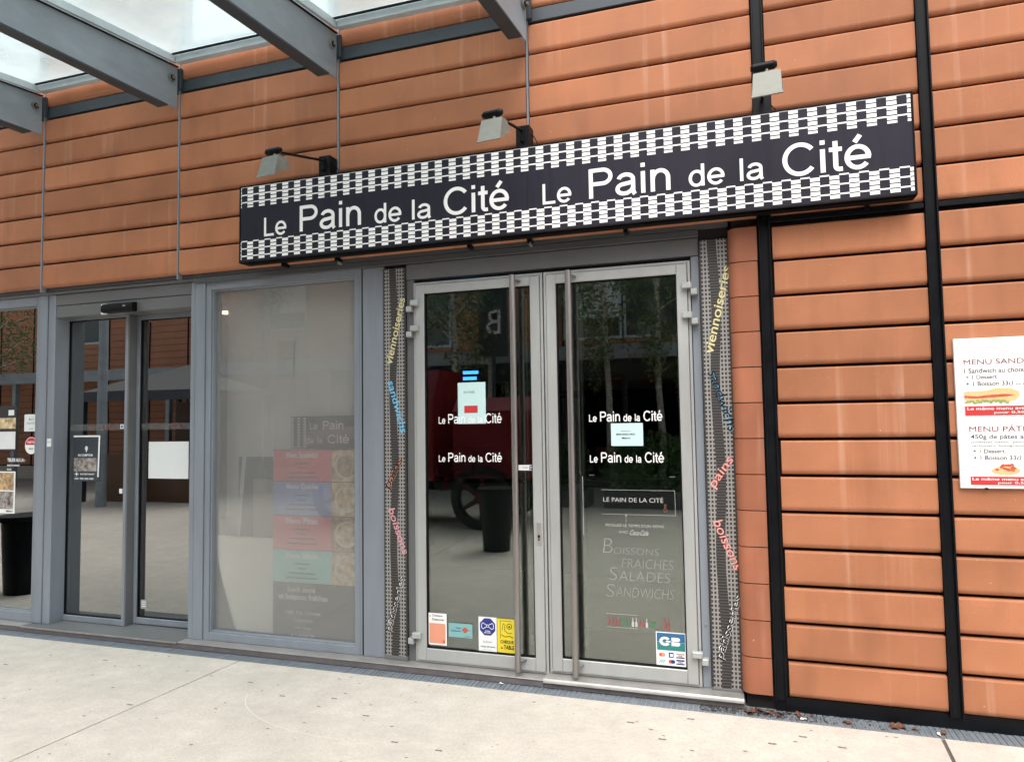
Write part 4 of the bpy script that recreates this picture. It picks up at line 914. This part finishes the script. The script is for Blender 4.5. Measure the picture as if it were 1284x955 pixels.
# ------------------------------------------------------------------ things inside the hazy window
YI = 0.145
T = thing('menu_poster', 'tall colour menu panel with food photos behind the hazy window', 'menu', (-3.2, YI, 0.06))
MB().box(-3.20, -2.50, YI + 0.002, YI + 0.012, 0.06, 1.42).build('panel', P_DARK, T)
for z0, z1, mm, ttl in ((1.195, 1.415, P_RED, 'Menu Sandwich'), (0.955, 1.190, P_BLUE, 'Menu Quiche'), (0.715, 0.950, P_RED, 'Menu Pâtes'), (0.485, 0.710, P_TEAL, 'Menu Salade')):
    MB().box(-3.20, -2.718, YI, YI + 0.0018, z0, z1).build('colour_block', mm, T)
    MB().box(-2.716, -2.50, YI, YI + 0.0018, z0, z1).build('photo_print', P_FOOD if z0 > .9 or z0 < .5 else P_FOOD2, T)
    q = MB(); q.ell(-2.60, (z0 + z1) / 2, 0.095, 0.09, YI - .0008, 24); q.build('plate_print', mat('plate_cream', (.68, .62, .5), .6), T); q = MB(); q.ell(-2.595, (z0 + z1) / 2, 0.083, 0.078, YI - .0014, 20); q.build('food_print', P_FOOD2 if z0 > 1.1 else P_FOOD, T)
    t = MB(); text(t, ttl, 0, z1 - 0.055, YI - .0008, 0.26, 0.042, .03, center=-2.96); t.build('menu_title', WHITE, T, kind='stuff')
    t = MB()
    for k, (wd) in enumerate((.12, .07, .22, .26)): t.quad(-2.96 - wd / 2, -2.96 + wd / 2, z1 - 0.098 - k * 0.033, z1 - 0.090 - k * 0.033, YI - .0008)
    t.build('menu_lines', INKW, T, kind='stuff')
t = MB(); text(t, 'Snack sucré', 0, 0.418, YI - .0008, 0.23, 0.038, .03, center=-2.965); text(t, 'et boissons fraîches', 0, 0.365, YI - .0008, 0.40, 0.042, .03, center=-2.95)
for k, (st, wd) in enumerate((('Café, Thé, Chocolat', .29), ('Cappuccino', .16), ('sur place', .13), ('et à emporter', .20))): text(t, st, 0, 0.262 - k * 0.052, YI - .0008, wd, 0.028, .02, center=-2.95)
t.build('menu_text', PAPER, T, kind='stuff')
T = thing('white_panel', 'plain white board low in the left half of the hazy window', 'board', (-3.72, YI, 0.06))
MB().box(-3.735, -3.205, YI + 0.01, YI + 0.03, 0.06, 0.785, 0.003).build('board', mat('white_board', (.72, .74, .72), .5, var=.05, nscale=2), T)
T = thing('inner_sign', 'black sign with chequered end reading Le Pain de la Cité, inside the hazy window', 'sign', (-3.1, .26, 1.42))
MB().box(-3.11, -2.45, 0.222, 0.235, 1.425, 1.655, 0.002).build('board', P_DARK, T)
q = MB()
for i in range(5):
    for j in range(11): 
        if (i % 2 == 0): q.quad(-3.105 + i * .026, -3.083 + i * .026, 1.432 + j * .02, 1.446 + j * .02, .2205)
q.build('checker_print', PAPER, T, kind='stuff')
t = MB(); arial(t, 'Le', -2.95, -2.88, 1.56, .05, .2205); arial(t, 'Pain', -2.84, -2.67, 1.56, .06, .2205); arial(t, 'de la', -2.98, -2.84, 1.46, .045, .2205); arial(t, 'Cité', -2.80, -2.62, 1.46, .06, .2205)
t.build('lettering', WHITE, T, kind='stuff')
T = thing('leaning_frame', 'pale framed panel leaning inside the hazy window, behind the white board', 'frame', (-3.6, .3, .05))
q = MB(); 
def slant(x0, x1, z0, z1, lean, wd, m_, nm, yy):
    q = MB(); q.poly([(x0, z0), (x0 + wd, z0), (x0 + lean + wd, z1), (x0 + lean, z1)], yy); q.poly([(x0 + lean + wd, z1), (x1 + lean, z1 - .0), (x1 + lean, z1 - wd), (x0 + lean + wd, z1 - wd)], yy); q.build(nm, m_, T)
slant(-3.66, -3.30, .30, 1.40, .10, .035, PAPER, 'frame_bars', .26)
MB().box(-3.60, -3.25, .265, .28, .3, 1.36).build('panel', mat('dull_panel', (.12, .13, .125), .6), T)
T = thing('storage_box', 'pale box stacked inside the hazy window beside the coloured menu', 'box', (-3.4, .4, .8))
MB().box(-3.42, -3.21, .20, .285, .045, 1.20, .004).build('box_side', mat('kraft', (.35, .34, .30), .7), T)
T = thing('paper_sheet', 'pale sheet high inside the hazy window on its right side', 'paper', (-2.62, .3, 1.66))
MB().box(-2.66, -2.47, .27, .272, 1.70, 2.08).build('sheet', PAPER, T)
T = thing('small_sheet', 'small pale sheet in the middle of the hazy window', 'paper', (-3.2, .5, 1.8))
MB().box(-3.27, -3.13, .28, .282, 1.95, 2.22).build('sheet', PAPER, T)

MB().box(-3.74, -2.3, .30, .33, 0.031, 2.78).build('added_window_backing', mat('added_backing_pale', (.80, .80, .78), .8, var=.08, nscale=1.2), B)  # pale backing added behind the hazy glass to brighten the window
# ------------------------------------------------------------------ inside the bakery
T = thing('food_display_board', 'long wall board with pictures of pastries deep inside the shop', 'board', (-1.8, 4, 1.9))
MB().box(-2.2, 0.1, 4.0, 4.03, 1.93, 2.50).build('board', mat('board_face', (.34, .22, .17), .7), T)
MB().box(-2.2, 0.1, 3.99, 3.999, 1.86, 1.95).build('board_edge', MAROON, T)
for k, (px, pz) in enumerate(((-1.75, 2.30), (-1.35, 2.08), (-1.05, 2.34), (-.95, 2.06), (-.45, 2.28), (-.30, 2.06))):
    q = MB(); q.ell(px, pz, .14, .08, 3.995, 18, .3 * (-1) ** k); q.build('pastry_print', mat('pastry%d' % 0, (.45, .13, .05), .7), T)
T = thing('shop_counter', 'dark serving counter with a glass front inside the shop', 'counter', (-1.4, 2.9, 0))
MB().box(-3.2, -0.2, 2.9, 3.6, 0.031, 0.95, .01).build('counter_body', INT_W, T); MB().box(-3.25, -0.15, 2.85, 3.65, 0.952, 1.0, .01).build('counter_top', GREY_D, T)
MB().box(-3.2, -0.2, 2.95, 3.0, 1.001, 1.32).build('counter_glass', G_DOOR, T)
T = thing('illuminated_sign', 'small glowing blue sign inside, above the notice on the left door', 'sign', (-2.8, 3, 2.03))
MB().box(-2.885, -2.67, 3.0, 3.03, 1.94, 2.18).build('sign_case', BLACK, T)
EM = mat('blue_glow', (.02, .1, .5), .5, emit=((.06, .30, 1.0), 2.2))
for k in range(3): MB().box(-2.87, -2.69 - .02 * (k % 2), 2.995, 2.999, 2.12 - k * .065, 2.155 - k * .065).build('light_bar', EM, T)
T = thing('ceiling_lamp', 'small lit round ceiling lamp inside behind the right sliding leaf', 'lamp', (-4.9, 1.6, 2.75))
MB().tube((-4.9, 1.6, 2.74), (-4.9, 1.6, 2.798), 0.10, n=20).build('lamp_body', WHITE, T); MB().tube((-4.9, 1.6, 2.728), (-4.9, 1.6, 2.739), 0.08, n=20).build('lamp_disc', mat('warm_glow', (.9, .8, .6), .5, emit=((1, .85, .6), 3)), T)

# ------------------------------------------------------------------ the other side of the street (seen in the glass)
OB = thing('opposite_building', 'long terracotta clad building across the street with grey canopy and dark shopfronts', 'building', (-14, -12, 0))
TCo = mat('terracotta_far', (0.42, 0.18, 0.10), 0.6, var=0.12, nscale=1.3)
GL_FAR = mat('far_window_glass', (0.05, 0.065, 0.065), 0.08, spec=1.0)
def rowband(x0, x1, z0, z1, y, par):
    m_ = MB(); z = z0
    while z < z1 - 0.02:
        m_.box(x0 + .012, x1 - .012, y - 0.04, y, z + 0.006, min(z + 0.194, z1)); z += 0.2
    m_.build('cladding', TCo, par, kind='stuff')
OY = -12.0
MB().box(-46, 12, OY - 8, OY - 0.05, 0, 6.5).build('wall', CAVITY, OB)
x = -46.0; k = 0
while x < 12:
    x1 = x + 1.45
    low = 0.45 if x < -10.5 else 3.2
    if x >= -10.5 or True:
        hole = (k % 4 in (1, 2)) and x > -9
        hole2 = (k % 5 == 3) and x <= -9
        if hole: rowband(x, x1, low, 3.5, OY, OB); rowband(x, x1, 5.0, 6.5, OY, OB)
        elif hole2: rowband(x, x1, low, 4.2, OY, OB); rowband(x, x1, 5.8, 6.5, OY, OB)
        else: rowband(x, x1, low, 6.5, OY, OB)
        for (a, b) in (((3.5, 5.0),) if hole else ((4.2, 5.8),) if hole2 else ()):
            f = MB().frame(x + .02, x1 - .02, a, b, .06, .06, .06, .06, OY - .08, OY + .01).build('window', BARL, OB); MB().box(x + .08, x1 - .08, OY - .04, OY - .03, a + .06, b - .06).build('pane', GL_FAR, f)
            if k % 2: MB().box(x + .08, x1 - .08, OY - .029, OY - .02, a + .5, b - .06).build('blind', PAPER, f)
        if x >= -10.5:
            f = MB().frame(x + .01, x1 - .01, 0.05, 2.6, .05, .05, .2, .06, OY - .10, OY - .01).build('shop_window', GREY_D, OB); MB().box(x + .06, x1 - .06, OY - .06, OY - .05, .25, 2.54).build('pane', GL_FAR, f)
    MB().box(x - .02, x + .02, OY - .02, OY + .02, low, 6.5).build('joint_cover', BLACKP, OB)
    x = x1; k += 1
MB().box(-46, -10.5, OY - .04, OY + .03, 0, 0.42).build('base_course', CONC, OB)
MB().box(-10.5, 12, OY - .04, OY + .06, 2.62, 3.18).build('fascia', STEEL_D, OB)
OC = thing('far_canopy', 'slate grey flat canopy along the building across the street', 'canopy', (-14, -11, 2.9))
MB().box(-30, 8, -12.0, -9.6, 3.02, 3.08).build('roof_plate', BARL, OC); MB().box(-30, 8, -9.6, -9.5, 2.82, 3.10).build('edge_beam', BEAM, OC)
for xx in range(-29, 9, 5): MB().box(xx - .06, xx + .06, -9.75, -9.63, 0.0, 2.9).build('post', BEAM, OC)

def leafmat(n, c): return mat(n, c, 0.7, var=0.5, nscale=6)
LM = leafmat('birch_leaves', (0.13, 0.19, 0.07)); LM2 = leafmat('hedge_leaves', (0.08, 0.16, 0.055)); BARK = mat('birch_bark', (0.42, 0.41, 0.37), 0.8, var=0.6, nscale=9, stretch=(1, 1, 3))
def leaves(mb, c, r, n, s, rnd, sq=1.0):
    for _ in range(n):
        while True:
            p = Vector((rnd.uniform(-1, 1), rnd.uniform(-1, 1), rnd.uniform(-1, 1)))
            if p.length < 1: break
        p = Vector((p.x * r[0], p.y * r[1], p.z * r[2])) + Vector(c)
        u = Vector((rnd.gauss(0, 1), rnd.gauss(0, 1), rnd.gauss(0, 1))).normalized(); v = u.orthogonal().normalized(); q = s * rnd.uniform(.6, 1.4)
        mb.add([p - u * q, p + v * q * .5, p + u * q, p - v * q * .5], [(0, 1, 2, 3)])
def tree(x, y, h, lean, lab, seed, zc=2.4):
    rnd = random.Random(seed); T = thing('birch_tree', lab, 'tree', (x, y, 0), group='birch trees across the street')
    tr = MB(); p = Vector((x, y, 0)); r = 0.09; pts = [p]
    for i in range(7):
        q = p + Vector((lean * h / 7 + rnd.uniform(-.06, .06), rnd.uniform(-.06, .06), h / 7)); tr.tube(p, q, r, r * .84, 10); r *= .84; p = q; pts.append(p)
    lv = MB()
    for i in range(22):
        t = rnd.uniform(zc / h, .98); k_ = min(6, int(t * 7)); a = pts[k_] + (pts[k_ + 1] - pts[k_]) * (t * 7 - k_)
        ang = rnd.uniform(0, 6.28); L_ = rnd.uniform(.6, 1.3) * (1.2 - t * .6); e = a + Vector((math.cos(ang) * L_, math.sin(ang) * L_, rnd.uniform(.2, .9)))
        tr.tube(a, e, .02, .006, 5); leaves(lv, e, (.42, .42, .5), 95, .05, rnd); leaves(lv, (a + e) / 2, (.3, .3, .3), 40, .045, rnd)
        leaves(lv, e - Vector((0, 0, .45)), (.22, .22, .5), 50, .045, rnd)
    tr.build('trunk', BARK, T, smooth=True); lv.build('crown', LM, T, kind='stuff')
tree(-2.35, -9.6, 7.5, -.04, 'slim birch reflected in the right door, left trunk', 1); tree(-1.45, -9.9, 8, -.02, 'birch reflected in the right door, thicker right trunk', 2)
tree(-5.4, -8.6, 7.2, .02, 'birch with a full crown reflected in the left door', 3, 2.0); tree(-4.9, -9.2, 7.2, .01, 'second birch close beside the full crowned one', 33, 1.8)
tree(-19.5, -9.0, 6.5, .03, 'birch far along the street, reflected in the leftmost window', 4); tree(1.6, -9.0, 7.5, .01, 'birch on the right across the street, opposite the tiled wall', 5); tree(-11.5, -10.8, 6.5, .01, 'young birch standing by the market tent', 6)
# planters with hedge
def planter(x, lab, seed):
    T = thing('hedge_planter', lab, 'planter', (x, -8.5, 0), group='hedge planters across the street'); rnd = random.Random(seed)
    MB().box(x - .85, x + .85, -8.85, -8.25, 0, .30, .02).build('trough', GREY_M, T); lv = MB(); leaves(lv, (x, -8.5, .72), (.98, .42, .68), 2600, .05, rnd); lv.build('foliage', LM2, T, kind='stuff')
planter(-3.5, 'hedge planter behind the red lorry', 11); planter(-1.5, 'hedge planter opposite the double door', 12); planter(.5, 'hedge planter opposite the right tiles', 13)
# red vintage lorry
V = thing('red_lorry', 'dark red vintage lorry with spoked wheels parked across the pavement', 'lorry', (-5.0, -6.0, 0))
CR = mat('lorry_red', (0.16, 0.010, 0.014), 0.25, var=.1, nscale=3); TY = mat('tyre', (.012, .012, .012), .8); IR = mat('spoke_paint', (.07, .008, .008), .4)
MB().prism([(-5.45, .75), (-5.42, 1.75), (-5.60, 1.95), (-6.9, 1.95), (-7.05, 1.75), (-7.05, .75)], -4.1, -2.85).build('cargo_body', CR, V, smooth=True)
MB().prism([(-5.50, .70), (-5.48, 1.9), (-5.75, 2.42), (-6.7, 2.42), (-7.0, 1.9), (-7.0, .70)], -5.6, -4.45).build('cab', CR, V, smooth=True)
MB().box(-5.4, -4.7, -5.478, -5.47, 1.45, 1.88).build('cab_window', GL_FAR, V)
MB().prism([(-5.7, .8), (-5.65, 1.35), (-5.9, 1.55), (-6.6, 1.55), (-6.85, 1.35), (-6.8, .8)], -6.9, -5.61).build('bonnet', CR, V, smooth=True)
MB().box(-6.9, -2.95, -6.8, -5.7, .55, .75).build('chassis', BLACKP, V)
def wheel(x, y, lab=None):
    t = MB(); n = 28
    for i in range(n):
        a0, a1 = 2 * math.pi * i / n, 2 * math.pi * (i + 1) / n
        o = len(t.v)
        for a in (a0, a1):
            for rr, yy in ((.47, -.07), (.47, .07), (.36, .07), (.36, -.07)): t.v.append((x + rr * math.cos(a), y + yy, .47 + rr * math.sin(a)))
        for (a, b) in ((0, 1), (1, 2), (2, 3), (3, 0)): t.f.append((o + a, o + b, o + 4 + b, o + 4 + a)); t.mi.append(0)
    w_ = t.build('wheel', TY, V)
    s_ = MB(); s_.tube((x, y - .09, .47), (x, y + .09, .47), .09, n=14)
    for i in range(6):
        a = i * math.pi / 3 + .5; s_.tube((x + .07 * math.cos(a), y, .47 + .07 * math.sin(a)), (x + .37 * math.cos(a), y, .47 + .37 * math.sin(a)), .045, .03, 6)
    s_.build('spokes', IR, w_, kind='stuff')
for wx in (-3.65, -6.1):
    for wy in (-5.45, -6.95): wheel(wx, wy)
for wx in (-3.65, -6.1):
    q = MB(); n = 10; vs = []
    for i in range(n + 1):
        a = math.pi * (0.05 + .9 * i / n)
        for yy in (-5.62, -5.30): vs.append((wx + .60 * math.cos(a), yy, .47 + .62 * math.sin(a)))
    q.add(vs, [(2 * i, 2 * i + 1, 2 * i + 3, 2 * i + 2) for i in range(n)]); q.build('mudguard', CR, V, smooth=True)
# bins
def bin_(x, y, lab, h=.8, r=.22):
    T = thing('litter_bin', lab, 'bin', (x, y, 0)); 
    MB().tube((x, y, .0), (x, y, h), r * .85, r, 20).build('bin_body', BLACKP, T, smooth=True); MB().tube((x, y, h + .001), (x, y, h + .05), r * 1.25, r * 1.2, 24).build('rim', BLACKP, T, smooth=True)
bin_(-2.9, -3.95, 'black litter bin reflected in the left door, before the lorry wheel', .72, .20); bin_(-6.72, -.75, 'black litter bin with a wide rim by the far left window', .70, .20)
# totem, lamp posts, tent
T = thing('sign_totem', 'dark sign blade with a pale letter B high across the street', 'sign', (-4.5, -8.9, 3)); MB().box(-4.95, -4.35, -8.95, -8.85, 2.9, 4.5, .01).build('blade', STEEL_D, T); MB().tube((-4.65, -8.9, 0), (-4.65, -8.9, 2.9), .04).build('post', STEEL_D, T)
t = MB(); text(t, 'B', -4.82, 3.35, -8.84, .3, .5); 
for i, v_ in enumerate(t.v): t.v[i] = (-9.3 - v_[0], v_[1], v_[2])
t.build('letter', PAPER, T, kind='stuff')
for (px, py, lab) in ((-12.25, -6.3, 'grey lamp post reflected in the left sliding leaf'), (-7.4, -9.0, 'grey lamp post opposite the hazy window')):
    T = thing('lamp_post', lab, 'lamp post', (px, py, 0)); MB().tube((px, py, 0), (px, py, 5.2), .10, .08, 16).build('pole', BEAM, T, smooth=True); MB().box(px - .1, px + .1, py, py + .5, 5.2, 5.32, .02).build('lantern', STEEL_D, T)
T = thing('market_tent', 'dark framed market tent with a grey pitched roof across the street', 'tent', (-12, -8, 0))
MB().add([(-13.6, -9.6, 2.35), (-10.4, -9.6, 2.35), (-10.4, -6.9, 2.35), (-13.6, -6.9, 2.35), (-12, -8.2, 3.0)], [(0, 1, 4), (1, 2, 4), (2, 3, 4), (3, 0, 4), (3, 2, 1, 0)]).build('roof', mat('tent_grey', (.11, .115, .11), .8), T)
MB().box(-13.62, -10.38, -6.93, -6.85, 2.15, 2.36).build('valance', STEEL_D, T)
for px in (-13.5, -12, -10.5): 
    for py in (-6.95, -9.5): MB().box(px - .05, px + .05, py - .05, py + .05, 0, 2.34).build('leg', STEEL_D, T)
MB().box(-13.4, -10.6, -9.4, -9.3, 0.0, 2.2).build('back_wall', mat('tent_wood', (.09, .055, .035), .7), T)
T = thing('counter_stall', 'brown wooden stall counter under the market tent', 'stall', (-12, -7.4, 0)); MB().box(-13.3, -10.9, -7.7, -7.1, 0, 1.0, .02).build('stall_body', mat('stall_wood', (.13, .07, .04), .7), T)

# ------------------------------------------------------------------ leaves and litter at the foot of the wall
rnd = random.Random(5)
def leafmesh(seed, s):
    r2 = random.Random(seed); n = 9
    vs = [(0, 0, .004)] + [(s * (1 + .35 * (i % 2)) * math.cos(i * 2 * math.pi / n), s * .6 * (1 + .3 * (i % 2)) * math.sin(i * 2 * math.pi / n), r2.uniform(0, .012)) for i in range(n)]
    me = bpy.data.meshes.new('dead_leaf'); me.from_pydata(vs, [], [(0, 1 + i, 1 + (i + 1) % n) for i in range(n)]); me.materials.append(LEAFB); return me
lmz = [leafmesh(i, .016 + .005 * (i % 3)) for i in range(5)]
where = [(0.03, -.03), (0.055, -.012), (0.10, -.04), (0.14, -.02), (0.18, -.035), (0.08, -.055), (0.21, -.01), (.27, -.03), (.33, -.015), (0.5, -.05), (.70, -.02), (.72, -.05), (.76, -.03), (.80, -.045), (0.06, -.03), (0.12, -.015), (.93, -.06), (.02, -.06), (-.02, -.045), (.16, -.06)]
for i, (lx, ly) in enumerate(where):
    o = link('dead_leaf', lmz[i % 5], None, loc=(lx + rnd.uniform(-.01, .01), ly, .003)); o.rotation_euler = (rnd.uniform(-.3, .3), rnd.uniform(-.3, .3), rnd.uniform(0, 6)); tag(o, 'brown dead leaf in the small heap at the foot of the rounded corner tiles' if lx < .12 else 'brown dead leaf on the paver strip just right of the black post' if lx < .4 else 'brown dead leaf on the strip near the right pavement joint', 'leaf', 'dead leaves at the foot of the tiled wall')
for i, (lx, ly, lab) in enumerate(((.28, -.07, 'white scrap of paper below the black post right of the doors'), (.905, -.075, 'white scrap by the right pavement joint'), (-1.42, -.030, 'white scrap below the left door handle'))):
    me = bpy.data.meshes.new('scrap'); s_ = .018; me.from_pydata([(-s_, -s_ * .5, .002), (s_, -s_ * .3, .006), (s_ * .8, s_ * .5, .003), (-s_ * .7, s_ * .4, .007)], [], [(0, 1, 2, 3)]); me.materials.append(PAPER)
    o = link('paper_scrap', me, None, loc=(lx, ly, .003)); o.rotation_euler = (0, 0, i * 1.3); tag(o, lab, 'litter')
# small dark flecks and gum on the slabs: uncountable litter
sp = MB(); r2 = random.Random(9)
for i in range(210):
    fx = r2.uniform(-6.5, 1.6); fy = -0.16 - abs(r2.gauss(0, .75)); s_ = r2.choice((.004, .006, .006, .009, .012)); a = r2.uniform(0, 6.28)
    sp.add([(fx + s_ * (1 + .25 * r2.random()) * math.cos(a + k * 1.05), fy + s_ * .55 * math.sin(a + k * 1.05), .0012) for k in range(6)], [(0, 1, 2, 3, 4, 5)])
for (fx, fy) in ((-2.95, -.42), (-2.62, -.55), (-2.3, -.5), (-2.0, -.66), (-1.7, -.9), (-1.45, -.92), (-.6, -.35), (-.42, -.5), (-.3, -.22), (-.35, -.8), (0.1, -.4), (.25, -.28), (.42, -.35), (-3.4, -.9), (-4.2, -.35), (-4.8, -.6)):
    for j in range(2): 
        q = .012; sp.add([(fx + .02 * j + q * math.cos(k * 1.05), fy + q * .7 * math.sin(k * 1.05), .0016) for k in range(6)], [(0, 1, 2, 3, 4, 5)])
o = sp.build('pavement_flecks', mat('dark_fleck', (.20, .17, .14), .9), None, kind='stuff'); tag(o, 'dark flecks of grit and gum scattered over the pale pavement', 'litter')
dl = MB(); r2 = random.Random(10)
for i in range(900):
    fx = -.25 + abs(r2.gauss(0, .45)); fy = r2.uniform(-.09, .015); s_ = r2.uniform(.002, .007); a = r2.uniform(0, 6.28)
    dl.add([(fx + s_ * math.cos(a + k * 1.57), fy + s_ * .7 * math.sin(a + k * 1.57), .0022 + .003 * r2.random()) for k in range(4)], [(0, 1, 2, 3)])
o = dl.build('soil_crumbs', mat('soil', (.035, .028, .02), 1.0), None, kind='stuff'); tag(o, 'dark crumbs of soil on the paver strip right of the doors', 'dirt')
# scuffed pale arc
ar = MB(); vs = []
for i in range(25):
    t = R_(195 + i * 3.4); 
    for rr in (.62, .625): vs.append((-2.05 + rr * 1.3 * math.cos(t), -.45 + rr * .8 * math.sin(t), .0012))
ar.add(vs, [(2 * i, 2 * i + 1, 2 * i + 3, 2 * i + 2) for i in range(24)]); o = ar.build('chalk_arc', mat('chalk_scuff', (.62, .575, .50), .9), None); tag(o, 'thin pale curved scuff on the pavement before the hazy window', 'mark')
